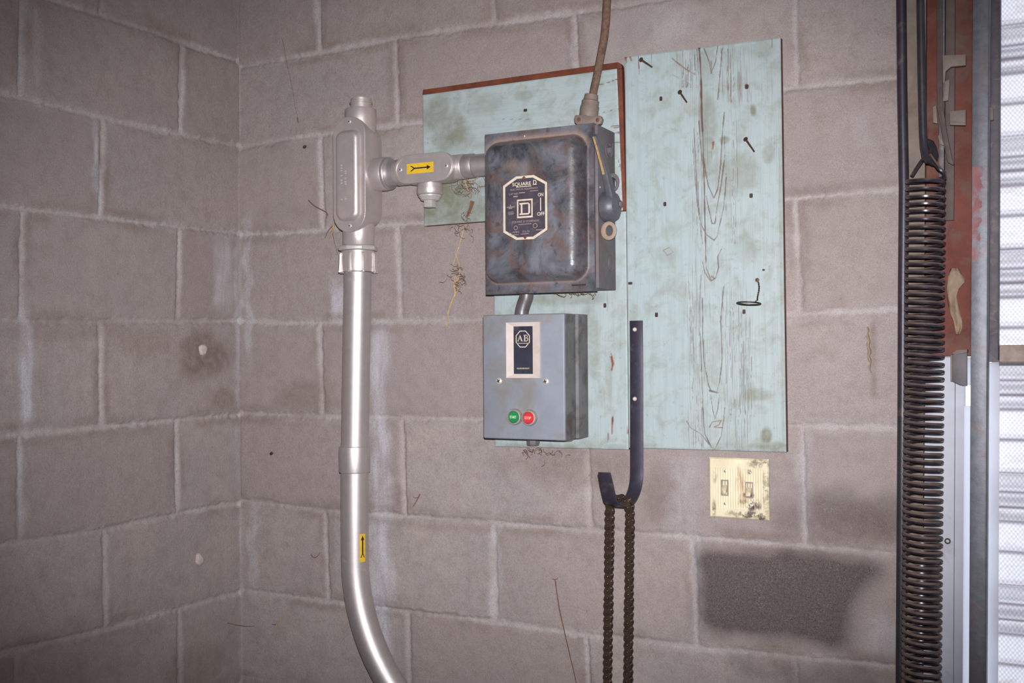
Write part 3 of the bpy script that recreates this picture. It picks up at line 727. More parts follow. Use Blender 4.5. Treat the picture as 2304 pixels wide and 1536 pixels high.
K4, K5 = .3254, .3254
def marks_right(u, v):
    Y = -.02
    A = [([(775, 140), (783, 250), (790, 400), (792, 550), (800, 720)], .0032, 1), ([(800, 720), (805, 900), (812, 1100), (815, 1300), (822, 1540)], .0019, .9),
         ([(760, 150), (772, 330)], .0012, .9), ([(740, 150), (748, 300)], .0009, .8), ([(810, 150), (845, 240), (858, 320), (890, 240), (905, 130)], .0014, .85),
         ([(858, 240), (860, 320)], .0026, .8), ([(905, 500), (920, 330), (935, 150)], .0013, .8), ([(950, 590), (935, 760), (925, 950), (905, 1120), (878, 1185), (840, 1100), (820, 1000), (808, 900)], .0014, .85),
         ([(950, 920), (930, 1080), (900, 1250), (885, 1360), (865, 1360), (845, 1270), (825, 1170)], .0014, .85), ([(965, 1040), (945, 1250), (900, 1450), (880, 1475), (830, 1440), (790, 1370), (765, 1200), (755, 1000), (740, 700)], .0013, .8),
         ([(775, 650), (785, 800), (795, 900), (805, 960)], .0014, .9), ([(1280, 70), (1280, 140)], .0009, .8), ([(445, 190), (450, 330)], .0008, .7), ([(355, 200), (360, 290)], .001, .8), ([(590, 330), (720, 400)], .0008, .5),
         ([(735, 830), (745, 1000), (760, 1200), (800, 1500)], .001, .7)]
    Bm = [([(820, 0), (825, 130), (860, 220), (890, 200), (910, 130), (905, 50), (930, 0)], .0015, .85), ([(800, 90), (815, 160), (850, 215)], .0012, .8), ([(790, 180), (780, 350), (775, 600)], .001, .7),
          ([(800, 340), (800, 600), (810, 780), (840, 940), (860, 985), (900, 990), (920, 900), (935, 760), (930, 600), (925, 500), (945, 260)], .0013, .85), ([(855, 1010), (870, 1110), (885, 1175), (905, 1110), (915, 1010)], .0013, .85),
          ([(785, 600), (795, 900), (805, 1150), (815, 1280), (860, 1370), (885, 1385), (930, 1290), (945, 1180), (952, 1100)], .0014, .85), ([(690, 1190), (715, 1235), (790, 1280), (845, 1350)], .0012, .8), ([(850, 980), (910, 995)], .003, .9)]
    rs = random.Random(3)
    for (xa, xb, ya, yb, n, crop) in ((630, 760, 150, 420, 12, 0), (930, 1130, 120, 520, 16, 0), (700, 810, 80, 1390, 22, 1), (940, 1140, 250, 1390, 26, 1), (940, 1040, 560, 1500, 10, 0), (730, 800, 600, 1500, 8, 0)):
        for i in range(n):
            x = rs.uniform(xa, xb); a = rs.uniform(ya, yb - 100); b = min(yb, a + rs.uniform(120, 420))
            p = [(x + rs.uniform(-4, 4) + (yy - a) * .01, yy) for yy in np.linspace(a, b, 5)]
            (Bm if crop else A).append((p, .0006, rs.uniform(.35, .75)))
    ck = np.maximum(lines(u, v, A, Y, 1320, 60, K4), lines(u, v, Bm, Y, 1320, 560, K5))
    ru = np.maximum(lines(u, v, [([(270, 215), (275, 250)], .004, .9), ([(300, 210), (310, 235)], .003, .8), ([(590, 220), (680, 290), (750, 330)], .0022, .7), ([(875, 800), (872, 845)], .0025, .9), ([(1100, 405), (1115, 410)], .003, .9),
                                ([(355, 200), (365, 330)], .0014, .7)], Y, 1320, 60, K4),
                    lines(u, v, [([(850, 1230), (870, 1195), (930, 1185), (915, 1215), (880, 1230), (940, 1235)], .002, .9), ([(865, 190), (885, 205)], .003, .7), ([(1085, 640), (1078, 720)], .0022, .5), ([(560, 45), (600, 20), (570, -10), (530, 10), (560, 45)], .001, .6)], Y, 1320, 560, K5))
    di = np.zeros(u.shape)
    for (cx, cy, a, b, k) in ((1725, 980, .012, .018, 1), (1695, 247, .006, .012, .9), (1630, 315, .012, .009, .8), (1730, 345, .012, .02, .5), (1740, 1005, .05, .012, .9), (1590, 150, .02, .05, .35), (1590, 280, .02, .09, .5), (1440, 1000, .04, .01, .4), (1500, 570, .03, .02, .3),
                              (1700, 890, .04, .015, .5), (1640, 400, .06, .05, .35), (1680, 560, .03, .04, .25), (1715, 110, .03, .02, .3), (1760, 560, .006, .5, .35)):
        q = at(cx, cy, Y); di = np.maximum(di, k * soft_spot(u, v, q.x, q.z, a, b, int(cx)))
    gr = .10 * np.ones(u.shape)
    for (xa, xb, ya, yb, k) in ((1525, 1570, 108, 200, .9), (1560, 1600, 200, 1010, .45), (1625, 1690, 100, 230, .9), (1550, 1580, 580, 1010, .8), (1625, 1690, 640, 1015, .8), (1640, 1670, 240, 560, .5), (1540, 1600, 960, 1015, .9), (1560, 1770, 1000, 1018, .6), (1405, 1425, 130, 260, .4), (1690, 1760, 90, 1000, .22)):
        a, b = at(xa, yb, Y), at(xb, ya, Y); gr = np.maximum(gr, k * soft_rect(u, v, a.x, b.x, a.z, b.z, .03, xa, .012))
    return ck, ru, di, gr
board_r = make_board('wooden_board', 'tall pale teal painted board with cracked grain, right of the two boxes', px4([(1405, 128), (1756, 84), (1769, 1017), (1415, 1007)], -.02), -.02, -.0045, M_BOARDV, marks_right, M_EDGE, .0011, 3)

def marks_upper(u, v):
    Y = -.02
    A = [([(75, 405), (150, 385), (225, 355)], .0009, .9), ([(80, 602), (160, 580), (230, 563)], .0009, .9), ([(190, 800), (252, 795)], .0009, .8), ([(200, 905), (247, 900)], .0008, .8), ([(215, 910), (240, 1000), (250, 1060)], .001, .7), ([(225, 1050), (255, 1050)], .0008, .7), ([(170, 690), (235, 680)], .0022, .8), ([(180, 735), (240, 725)], .0018, .8), ([(225, 965), (250, 960)], .0018, .7)]
    ck = lines(u, v, A, Y, 1320, 60, K4)
    ck = np.maximum(ck, lines(u, v, [([(1130, 268), (1200, 268)], .0006, .5), ([(960, 322), (980, 315)], .0006, .5)], Y))
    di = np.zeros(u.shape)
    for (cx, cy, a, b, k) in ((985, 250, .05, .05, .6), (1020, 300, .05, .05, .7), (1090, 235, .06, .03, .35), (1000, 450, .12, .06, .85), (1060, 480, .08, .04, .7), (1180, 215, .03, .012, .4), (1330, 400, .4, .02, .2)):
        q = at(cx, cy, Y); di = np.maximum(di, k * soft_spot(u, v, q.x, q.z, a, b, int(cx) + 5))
    ru = lines(u, v, [([(190, 700), (235, 690)], .002, .8), ([(235, 950), (250, 1040)], .002, .8), ([(215, 735), (240, 735)], .002, .7)], Y, 1320, 60, K4)
    return ck, ru, di
cu = px4([(950, 201), (1398, 138), (1407, 473), (954, 508)], -.02)
inner = [(cu[0][0], cu[0][1] - .0115), (cu[1][0] - .0095, cu[1][1] - .0125), (cu[2][0] - .0055, cu[2][1]), cu[3]]
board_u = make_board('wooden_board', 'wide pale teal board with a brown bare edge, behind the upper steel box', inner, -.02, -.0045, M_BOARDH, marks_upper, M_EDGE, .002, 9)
m = MB()
m.loft([[(x, y, z) for (x, z), y in zip(p, (-.0198, -.0045, -.0045, -.0198))] for p in ([], )] if False else [[(cu[0][0], -.0195, inner[0][1] + .0002), (cu[0][0], -.0165, cu[0][1]), (cu[0][0], -.0045, cu[0][1]), (cu[0][0], -.0045, inner[0][1] + .0002)],
        [(inner[1][0], -.0195, inner[1][1] + .0002), (inner[1][0], -.0165, cu[1][1] + .0003), (inner[1][0], -.0045, cu[1][1] + .0003), (inner[1][0], -.0045, inner[1][1] + .0002)]])
m.loft([[(inner[1][0] + .0002, -.0195, inner[1][1] - .001), (cu[1][0], -.0165, inner[1][1] - .001), (cu[1][0], -.0045, inner[1][1] - .001), (inner[1][0] + .0002, -.0045, inner[1][1] - .001)],
        [(inner[2][0] + .0002, -.0195, cu[2][1]), (cu[2][0], -.0165, cu[2][1]), (cu[2][0], -.0045, cu[2][1]), (inner[2][0] + .0002, -.0045, cu[2][1])]])
n = 8; fan0 = []; cxx, czz = inner[1][0], inner[1][1]
rx, rz = cu[1][0] - inner[1][0], cu[1][1] - inner[1][1]
rings = []
for k in range(n + 1):
    q = math.pi / 2 * k / n; rings.append([(cxx + .0001, -.0195, czz), (cxx + rx * math.cos(q), -.0165, czz + rz * math.sin(q)), (cxx + rx * math.cos(q), -.0045, czz + rz * math.sin(q)), (cxx + .0001, -.0045, czz)])
m.loft(rings)
m.build('bare_edge', M_BARE, board_u, label='bare red-brown bevelled edge')
def marks_lower(u, v):
    Y = -.02
    ru = lines(u, v, [([(1376, 803), (1379, 818), (1376, 832)], .0032, 1), ([(1378, 938), (1377, 975)], .0026, 1), ([(1373, 790), (1379, 806)], .0012, .9), ([(1412, 960), (1413, 975)], .002, .8)], Y)
    ck = lines(u, v, [([(1378, 935), (1378, 948)], .002, .9), ([(1366, 960), (1368, 1005)], .0006, .6), ([(1369, 975), (1368, 988)], .002, .6), ([(1366, 645), (1366, 700)], .0004, .3)], Y)
    di = np.zeros(u.shape)
    for (cx, cy, a, b, k) in ((1280, 672, .1, .016, .45), (1210, 1003, .1, .008, .5), (1370, 850, .01, .05, .3), (1330, 760, .02, .1, .35), (1390, 1005, .03, .006, .4)):
        q = at(cx, cy, Y); di = np.maximum(di, k * soft_spot(u, v, q.x, q.z, a, b, int(cx) + 9))
    return ck, ru, di
board_l = make_board('wooden_board', 'pale teal board with orange chips, behind the lower blue-grey box', px4([(1110, 492), (1408, 475), (1414, 1011), (1113, 1004)], -.02), -.02, -.0045, M_BOARDV, marks_lower, M_EDGE, .0018, 17)

# ------------------------------------------------------------------ upper box: safety switch
t = thing('safety_switch', 'worn blue-black steel switch box with side lever, upper of the two boxes', 'switch box', (.816, -.0195, .045))
MB().box(.7065, .9318, -.1065, -.0205, .0505, .3505).build('enclosure', M_SWSIDE, t, bevel=.002)
# pressed cover: flat flange and dome as one height field
x0, x1, z0, z1 = .7010, .9262, .0452, .3525
g = np.meshgrid(np.linspace(x0, x1, 150), np.linspace(z0, z1, 200)); u, v = g
rr = .030
ix0, ix1, iz0, iz1 = .7030 + rr, .9140 - rr, .0655 + rr, .3345 - rr
dx = np.maximum(np.maximum(ix0 - u, u - ix1), 0); dz = np.maximum(np.maximum(iz0 - v, v - iz1), 0); d = np.hypot(dx, dz) / rr
hh = .030 * np.where(d < 1, np.clip(1 - np.clip(d, 0, 1) ** 2.2, 0, 1) ** .75, 0)
y = -.1125 - hh - (fbm(u, v, 30, 2) - .5) * .0016 * (d < 1)
edge = np.clip(1 - np.abs(d - 1.0) / (.18 + .22 * sstep(v, .29, .32)), 0, 1)
dust = edge * (.15 + .85 * sstep(v, .30, .33) + .5 * (1 - sstep(v, .06, .10))) + .35 * soft_rect(u, v, .745, .80, .262, .285, .03, 5)
grime_shade = np.maximum(.7 * (1 - sstep(v, .052, .10)) * vnoise(u, v, 40, 3), .9 * sstep(u, .885, .90) * (d < .98) * (1 - .3 * vnoise(u, v, 15, 6)))  # grime along the bottom; right slope darkened to paint in its shade
cov = grid_mesh('cover', np.stack([u, y, v], -1), dict(dust=np.clip(dust, 0, 1), grime_shade=np.clip(grime_shade, 0, 1)), M_SWBOX)
cov.data.transform(Matrix.Translation(-t.location)); cov.parent = t
MB().loft([[(x0, yy, z0), (x1, yy, z0), (x1, yy, z1), (x0, yy, z1)] for yy in (-.1122, -.0985)], False, False).build('cover_lip', M_SWSIDE, cov)
YP = -.1428
# nameplate
def oct_(x0, x1, z0, z1, cx, cz): return [(x0 + cx, z0), (x1 - cx, z0), (x1, z0 + cz), (x1, z1 - cz), (x1 - cx, z1), (x0 + cx, z1), (x0, z1 - cz), (x0, z0 + cz)]
nx0, nx1, nz0, nz1 = .7560, .8465, .1430, .2610
pl = MB(); pl.prism(oct_(nx0, nx1, nz0, nz1, .027, .0155), YP - .0010, YP + .003); plate = pl.build('nameplate', M_PLATE, t)
fr = MB(); fr.frame(oct_(nx0, nx1, nz0, nz1, .027, .0155), oct_(nx0 + .0042, nx1 - .0042, nz0 + .0045, nz1 - .0045, .0250, .0140), YP - .0018, YP); fr.build('border', M_CREAM, plate)
NX = lambda px: nx0 + (px - 108) / (1048 - 108) * (nx1 - nx0)          # places on the nameplate, measured on the photograph
NZ = lambda px, py: nz1 - (py - (130 if px < 560 else 130)) / (1410 - 130) * (nz1 - nz0)
yt = YP - .0011
m = MB()
text(m, 'SQUARE', NX(508), NZ(500, 295), .0078, yt, .0385, bold=.012); m.box(NX(390), NX(715), yt - .0006, yt, NZ(390, 352), NZ(390, 338))
text(m, 'D', NX(790), NZ(790, 278), .0086, yt, .0068, bold=.012); m.box(NX(745), NX(830), yt - .0006, yt, NZ(745, 330), NZ(745, 318))
text(m, 'ON', NX(910), NZ(910, 533), .0066, yt, .0108, bold=.01); text(m, 'OFF', NX(914), NZ(914, 916), .0066, yt, .0150, bold=.01)
m.box(NX(900), NX(918), yt - .0006, yt, NZ(900, 855), NZ(900, 595))
# square with a slab-serif D
sq = lambda a, b, c, d: m.box(NX(a), NX(c), yt - .0008, yt, NZ(0, d), NZ(0, b))
NR = lambda a, b, c, d: [(NX(a), NZ(0, d)), (NX(c), NZ(0, d)), (NX(c), NZ(0, b)), (NX(a), NZ(0, b))]
m.frame(NR(408, 600, 740, 975), NR(434, 630, 714, 940), yt - .0008, yt)
DO = [(460, 912), (650, 912), (684, 880), (684, 705), (650, 672), (460, 672), (460, 702), (488, 702), (488, 882), (460, 882)]
m.prism([(NX(a), NZ(0, b)) for a, b in DO[:2]] + [(NX(650), NZ(0, 882)), (NX(460), NZ(0, 882))], yt - .0008, yt)
m.prism([(NX(a), NZ(0, b)) for a, b in ((460, 702), (650, 702), (650, 672), (460, 672))], yt - .0008, yt)
m.prism([(NX(a), NZ(0, b)) for a, b in ((488, 881.8), (522, 881.8), (522, 702.2), (488, 702.2))], yt - .0008, yt)
m.prism([(NX(a), NZ(0, b)) for a, b in ((650.2, 912), (684, 880), (684, 705), (650.2, 672))], yt - .0008, yt)
m.build('lettering', M_CREAM, plate)
m = MB()
text(m, 'ELECTRICAL EQUIPMENT', NX(560), NZ(0, 395), .0038, yt, .0560); text(m, 'CAT NO', NX(330), NZ(0, 478), .0034, yt, .0190); text(m, 'SQUARE D COMPANY', NX(585), NZ(0, 1050), .0044, yt, .0560)
text(m, 'AMPS', NX(375), NZ(0, 1252), .0036, yt, .0140); text(m, 'VOLTS', NX(590), NZ(0, 1250), .0036, yt, .0150)
for (a, b, c, d) in ((450, 458, 580, 476), (330, 520, 420, 545), (690, 440, 860, 452), (430, 1095, 715, 1108), (215, 835, 330, 845), (210, 862, 340, 872), (225, 885, 320, 895), (215, 1260, 275, 1275), (810, 1225, 945, 1240), (240, 1298, 440, 1310), (490, 1290, 650, 1303), (190, 730, 350, 750), (225, 755, 300, 775), (255, 690, 275, 735)): sq(a, b, c, d)
m.frame(circ(NX(375), NZ(0, 1165), .0042), circ(NX(375), NZ(0, 1165), .0031), yt - .0006, yt); m.frame(circ(NX(790), NZ(0, 1145), .0046), circ(NX(790), NZ(0, 1145), .0036), yt - .0006, yt)
m.build('faded_lettering', M_FADED, plate)
for pxx, pyy in ((560, 172), (578, 1365)): screw('rivet', M_RUST, plate, NX(pxx), yt, NZ(0, pyy), .0034, .0018, False)
# side lever with hub
hc = Vector((.9318, -.084, .2010))
m = MB(); m.lathe([(.024, 0), (.0275, .003), (.0285, .012), (.0275, .020), (.0235, .027), (.015, .031), (0, .032)], hc, (1, 0, 0), 36); hub = m.build('lever_hub', M_LEVER, t)
m = MB(); m.lathe([(.007, 0), (.007, .004), (.005, .006), (0, .0062)], hc + Vector((.0295, .006, .004)), (1, .12, .05), 6); m.build('hub_bolt', M_SWSIDE, hub)
la, lb = Vector((.953, -.094, .215)), Vector((.9455, -.1545, .3205))
m = MB(); n = 10
rings = []
for i in range(n + 1):
    s = i / n; p = la.lerp(lb, s) + Vector((0, .006 * math.sin(s * 3.1), 0)); wdt = .0105 - .0045 * s; th = .0065 - .0025 * s
    dirv = (lb - la).normalized(); sd = Vector((0, dirv.z, -dirv.y)); rings.append([p + sd * wdt * a + Vector((1, 0, 0)) * th * b for a, b in ((-1, -1), (1, -1), (1, 1), (-1, 1))])
m.loft(rings); m.build('lever', M_LEVER, t, bevel=.0015)
m = MB(); rings = []
for i in range(6):
    s = .42 + i / 5 * .575; p = la.lerp(lb, s) + Vector((0, .006 * math.sin(s * 3.1), 0)); wdt = .0105 - .0045 * s; th = .0065 - .0025 * s
    e = p - sd * (wdt + .0002) + Vector((.0008, 0, 0)); rings.append([e + Vector((-th * .8, 0, 0)) - sd * .0003, e + Vector((th * .05, 0, 0)) - sd * .0003, e + Vector((th * .05, 0, 0)) + sd * .0006, e + Vector((-th * .8, 0, 0)) + sd * .0006])
m.loft(rings); m.build('lever_worn_edge', M_GOLD, t, label='lever edge worn to brassy metal')
# padlock eye and ear
e = lambda cx, cz, a, b, n=24: [(cx + a * math.cos(2 * math.pi * k / n), cz + b * math.sin(2 * math.pi * k / n)) for k in range(n)]
c = at(1370, 519, -.094)
m = MB(); m.frame(e(c.x, c.z, .0150, .0172), e(c.x + .001, c.z, .0072, .0098), -.096, -.092); m.build('padlock_eye', M_EYE, t, bevel=.0008, label='tan padlock eye')
c = at(1378, 410, -.066)
m = MB(); m.frame(e(c.x, c.z, .0135, .0170), e(c.x, c.z - .002, .0075, .0108), -.068, -.064); m.build('ear', M_SWSIDE, t, bevel=.0008)
for (py, zc, yc, r) in ((335, .311, -.055, .0155), (590, .100, -.046, .0155)):
    m = MB(); m.lathe([(r, 0), (r, .0008), (r * .93, .0015), (r * .86, .0008), (r * .6, .0006), (r * .55, .0013), (r * .48, .0005), (0, .0005)], (.9317, yc, zc), (1, 0, 0), 28); m.build('knockout', M_SWSIDE, t)
m = MB(); m.lathe([(.009, 0), (.009, .006), (.006, .0075), (0, .0078)], (.9318, -.052, .310), (1, 0, 0), 6); m.tube([(.9385, -.058, .297), (.9392, -.050, .324)], .0012, 6); m.build('side_bolt', M_SWSIDE, t)
m = MB(); m.lathe([(.002, 0), (.002, .001), (0, .0014)], (.9319, -.098, .236), (1, 0, 0), 8); m.build('side_rivet', M_BRIGHT, t)
c0 = at(1300, 641, -.1128); m = MB(); m.box(c0.x - .012, c0.x + .016, -.1132, -.1120, c0.z - .0012, c0.z + .0012); m.build('cover_slot', M_BLACK, cov)
screw('cover_rivet', M_BRIGHT, cov, at(1180, 306, -.1127).x, -.1125, at(1180, 306, -.1127).z, .0016, .001, False)

# cord and its clamp connector
t = thing('cord_connector', 'dusty cord connector with a two-screw clamp bar on top of the dark switch box', 'connector', (.897, -.065, .352))
b = Vector(xz(1324, 262, -.065)); tp = Vector(xz(1331, 213, -.065)); ax = (tp - b)
m = MB(); m.lathe([(.0165, -.022), (.0165, -.008), (.0178, -.006), (.0178, .018), (.0165, .020), (.0165, ax.length - .012), (.0140, ax.length - .010), (.0128, ax.length), (.0095, ax.length + .001), (.0090, ax.length)], b, ax, 24)
m.build('body', M_TAN, t)
ca, cb_ = Vector(xz(1303, 269, -.088)), Vector(xz(1345, 270, -.088))
m = MB(); m.prism([(ca.x - .0085, ca.z + .009), (ca.x + .004, ca.z + .0085), (ca.x + .008, ca.z + .008), (cb_.x - .008, cb_.z + .007), (cb_.x, cb_.z + .009), (cb_.x + .006, cb_.z + .007), (cb_.x + .009, cb_.z), (cb_.x + .006, cb_.z - .007), (cb_.x, cb_.z - .009), (cb_.x - .008, cb_.z - .008), (ca.x + .006, ca.z - .009), (ca.x - .004, ca.z - .009), (ca.x - .009, ca.z - .005), (ca.x - .0105, ca.z + .003)], -.089, -.079)
cl = m.build('clamp_bar', M_TAN, t, bevel=.0015)
for p in (ca, cb_): screw('screw', M_RUST, cl, p.x, -.0889, p.z, .0038, .0014, False)
m = MB(); pts = [(.968, -.062, ZT - .001), (.962, -.063, 1.2), (.952, -.064, .8)] + [xz(x, y, -.065) for x, y in ((1366, 0), (1364, 40), (1360, 80), (1354, 115), (1347, 150), (1341, 180), (1336, 203), (1332, 225))]
from mathutils import geometry
def smooth(pts, k=6):
    P_ = [Vector(p) for p in pts]; out = []
    for i in range(len(P_) - 1):
        a, b_, c_, d_ = P_[max(i - 1, 0)], P_[i], P_[i + 1], P_[min(i + 2, len(P_) - 1)]
        for j in range(k):
            s = j / k; out.append(.5 * ((2 * b_) + (c_ - a) * s + (2 * a - 5 * b_ + 4 * c_ - d_) * s * s + (3 * b_ - a - 3 * c_ + d_) * s ** 3))
    return out + [P_[-1]]
m.tube(smooth(pts), .0076, 14)
tag(m.build('power_cord', M_CORD), 'dusty brown cord coming down from above into the dark switch box', 'cord')

# ------------------------------------------------------------------ conduit between the boxes
m = MB(); m.tube(smooth([(.7620, -.060, .0480), (.7610, -.060, .040), (.7560, -.060, .028), (.7520, -.060, .016), (.7510, -.060, .0075)]), .0138, 20)
tag(m.build('offset_nipple', plain('dull_zinc', lin(112, 108, 112), .42, .4, .25, 40, lin(92, 80, 78), .52, .72, 25)), 'short bent grey pipe joining the upper box to the lower box', 'pipe')

# ------------------------------------------------------------------ lower box: motor starter
t = thing('motor_starter', 'blue-grey steel starter box with green and red buttons, lower of the two boxes', 'starter box', (.782, -.0195, -.229))
MB().box(.6975, .8730, -.0665, -.0205, -.2287, .0060).build('enclosure', M_ABSIDE, t, bevel=.0015)
m = MB(); m.box(.6945, .8655, -.1148, -.0672, -.2292, .0062); cov = m.build('cover', M_ABBOX, t, bevel=.003, seg=3)
MB().box(.8651, .8668, -.1118, -.0668, -.2285, .0055).build('cover_side', M_ABSIDE, cov)
bo = [(.7466, -.1136), (.8166, -.1136), (.8166, -.0090), (.7466, -.0090)]; bi = [(.7612, -.1060), (.8012, -.1060), (.8012, -.0165), (.7612, -.0165)]
m = MB(); m.frame(bo, bi, -.1185, -.1140, -.1158); m.build('bezel', M_BEZEL, cov, flat=True)
pl = MB(); pl.box(.7605, .8020, -.1156, -.1140, -.1068, -.0158); pl = pl.build('nameplate', M_ABPLATE, t)
AX = lambda a: .7612 + (a - 205) / (488 - 205) * .040; AZ = lambda b: -.0165 - (b - 105) / (803 - 105) * .0895
m = MB(); yt = -.1157
ro, rc = .0158, (AX(343), AZ(292))
o8 = [(rc[0] + ro * math.cos(math.pi / 8 + k * math.pi / 4), rc[1] + ro * 1.08 * math.sin(math.pi / 8 + k * math.pi / 4)) for k in range(8)]
i8 = [(rc[0] + (x - rc[0]) * .9, rc[1] + (z - rc[1]) * .9) for x, z in o8]
m.frame(o8, i8, yt - .0006, yt + .0002); m.box(rc[0] - .0130, rc[0] + .0130, yt - .0006, yt, AZ(358), AZ(351))
# serif A and B
def st(pts, wd): 
    for (a, b_), (c_, d_) in zip(pts[:-1], pts[1:]):
        p, q = Vector((AX(a), AZ(b_))), Vector((AX(c_), AZ(d_))); n_ = (q - p).normalized(); s_ = Vector((-n_.y, n_.x)) * wd
        m.prism([tuple(p + s_), tuple(q + s_), tuple(q - s_), tuple(p - s_)], yt - .0006, yt)
st([(272, 320), (302, 238)], .0005); st([(298, 235), (330, 322)], .0010); st([(284, 292), (318, 292)], .0004); st([(262, 322), (284, 322)], .0004); st([(316, 322), (342, 322)], .0004)
st([(372, 238), (372, 322)], .0010); st([(358, 236), (400, 236), (412, 248), (412, 262), (398, 275), (372, 275)], .0006); st([(398, 275), (418, 288), (418, 306), (402, 322), (358, 322)], .0007)
text(m, 'ALLEN-BRADLEY', AX(345), AZ(722), .0026, yt, .0265)
m.build('lettering', M_CREAM, pl)
for b in (142, 780): 
    q = MB(); q.lathe([(.0016, 0), (.0016, -.0006), (0, -.0007)], (AX(344), yt, AZ(b)), (0, 1, 0), 12); q.build('rivet', M_BLACK, pl)
for a, b in ((1122, 857), (1227, 858)):
    p = at(a, b, -.1165); screw('screw', M_BRIGHT, cov, p.x, -.1146, p.z, .0066, .0035, True, M_IRONDARK)
for (a, b, mt, word, nm) in ((1152, 938, M_GREEN, 'START', 'start_button'), (1185, 940, M_RED, 'STOP', 'stop_button')):
    p = at(a, b, -.1265)
    q = MB(); q.lathe([(.0152, 0), (.0152, -.006), (.0142, -.0095), (.0118, -.0100), (.0112, -.008), (0, -.008)], (p.x + .002, -.1146, p.z), (0, 1, 0), 32); rg = q.build('button_ring', M_RING, t)
    q = MB(); q.lathe([(.0109, .006), (.0109, -.0005), (.0095, -.0022), (0, -.0026)], (p.x + .002, -.1236, p.z), (0, 1, 0), 32); bt = q.build(nm, mt, t)
    q = MB(); text(q, word, p.x + .002, p.z, .0052, -.1259, .0135, bold=.01); q.build('lettering', plain('print_' + word.lower(), lin(214, 226, 190) if word == 'START' else lin(240, 190, 180), .5, 0, .1, bump=0), bt)
m = MB(); m.lathe([(.0155, .001), (.0155, -.004), (.0135, -.005), (.0135, -.012), (.012, -.016), (.006, -.0165)], (.7665, -.045, -.2296), (0, 0, 1), 8); m.build('bottom_bushing', M_SWSIDE, t)
m = MB(); m.lathe([(.0180, .001), (.0180, -.003), (.0150, -.0055), (0, -.006)], (.8330, -.045, -.2296), (0, 0, 1), 20); m.build('bottom_plug', M_RING, t)

# ------------------------------------------------------------------ silver conduit
AXY = -.065
def axx(z): return .3695 + .026 * z if z > -.3 else .3695 + .026 * -.3
t = thing('conduit_pipe', 'fat silver conduit pipe rising from the floor bend to the tall oblong fitting', 'conduit', (.36, AXY, -.30))
pts = [(axx(z), AXY, z) for z in (.1044, 0, -.13, -.26, -.35)]; xb = .3612; zb = -.492; R_ = .40
pts += [(xb, AXY, -.42), (xb, AXY, zb)]
for k in range(1, 25):
    q = math.pi / 2 * k / 24; pts.append((xb + R_ * (1 - math.cos(q)), AXY, zb - R_ * math.sin(q)))
pts += [(1.0, AXY, zb - R_), (1.40, AXY, zb - R_)]
MB().tube(pts, .0288, 40).build('pipe', M_GALV, t)
m = MB(); za, zb_ = -.258, -.3135; m.lathe([(.0290, 0), (.0320, -.0012), (.0325, -.003), (.0325, za * -1 + zb_ + .003), (.0320, za * -1 + zb_ + .0012), (.0290, za * -1 + zb_)], (axx(-.28) - .0005, AXY, za), (0, 0, 1), 40); m.build('coupling', M_GALV, t)
# arrow sticker wrapped on the pipe
def wrap(m, rects, r, x0, zc, a0):
    for poly_ in rects:
        rings = []
        for (sw, z) in poly_:
            rings.append((x0 + r * math.sin(a0 + sw / .029), AXY - r * math.cos(a0 + sw / .029), zc + z))
        m.add(rings, [tuple(range(len(rings)))])
a0 = math.radians(68); zc = at(818, 1230, -.065).z
m = MB(); m.add(*[[(0, 0, 0)], []]); m.v = []
NS = 8
for i in range(NS):
    s0, s1 = -.0072 + .0144 * i / NS, -.0072 + .0144 * (i + 1) / NS
    wrap(m, [[(s0, -.029), (s1, -.029), (s1, .029), (s0, .029)]], .02905, xb, zc, a0)
stk = m.build('arrow_sticker', M_YEL, t)
m = MB(); W_ = lambda L: wrap(m, L, .0293, xb, zc, a0)
for i in range(2): W_([[(-.0016 + .0016 * i, -.014), (.0016 * i, -.014), (.0016 * i, .018), (-.0016 + .0016 * i, .018)]])
W_([[(-.0042, .016), (0, .016), (0, .026)]]); W_([[(0, .016), (.0042, .016), (0, .026)]])
W_([[(-.0052, -.020), (-.0030, -.020), (0, -.013), (0, -.009)]]); W_([[(.0030, -.020), (.0052, -.020), (0, -.009), (0, -.013)]])
m.build('arrow', M_BLACK, stk)
# compression connector
t = thing('conduit_connector', 'ribbed silver connector ring between the tall oblong fitting and the pipe', 'connector', (axx(.12), AXY, .105))
xc = axx(.13)
m = MB(); m.lathe([(.0290, 0), (.0345, .001), (.0355, .006), (.0362, .030), (.0345, .040), (.0345, .044), (.0335, .0445), (.029, .0445)], (xc, AXY, .1045), (0, 0, 1), 40); m.build('nut_body', M_CAST, t)
for k in range(8):
    q = 2 * math.pi * k / 8 + math.radians(6); ca_, sa_ = math.cos(q), math.sin(q)
    m = MB(); rings = []
    for (z, ri, ro_) in ((.103, .033, .0425), (.107, .033, .0415), (.120, .0345, .0405), (.140, .034, .0400), (.1445, .034, .0385)):
        rings.append([(xc + ca_ * r - sa_ * s_, AXY + sa_ * r + ca_ * s_, z) for r, s_ in ((ri, -.0025), (ro_, -.0022), (ro_, .0022), (ri, .0025))])
    m.loft(rings); m.build('rib', M_CAST, t, bevel=.0006)
m = MB(); m.lathe([(.030, 0), (.0405, .0), (.0415, .002), (.0415, .007), (.0395, .0095), (.030, .010)], (xc, AXY, .1495), (0, 0, 1), 8); m.build('locknut', M_BRIGHT, t, bevel=.0008)
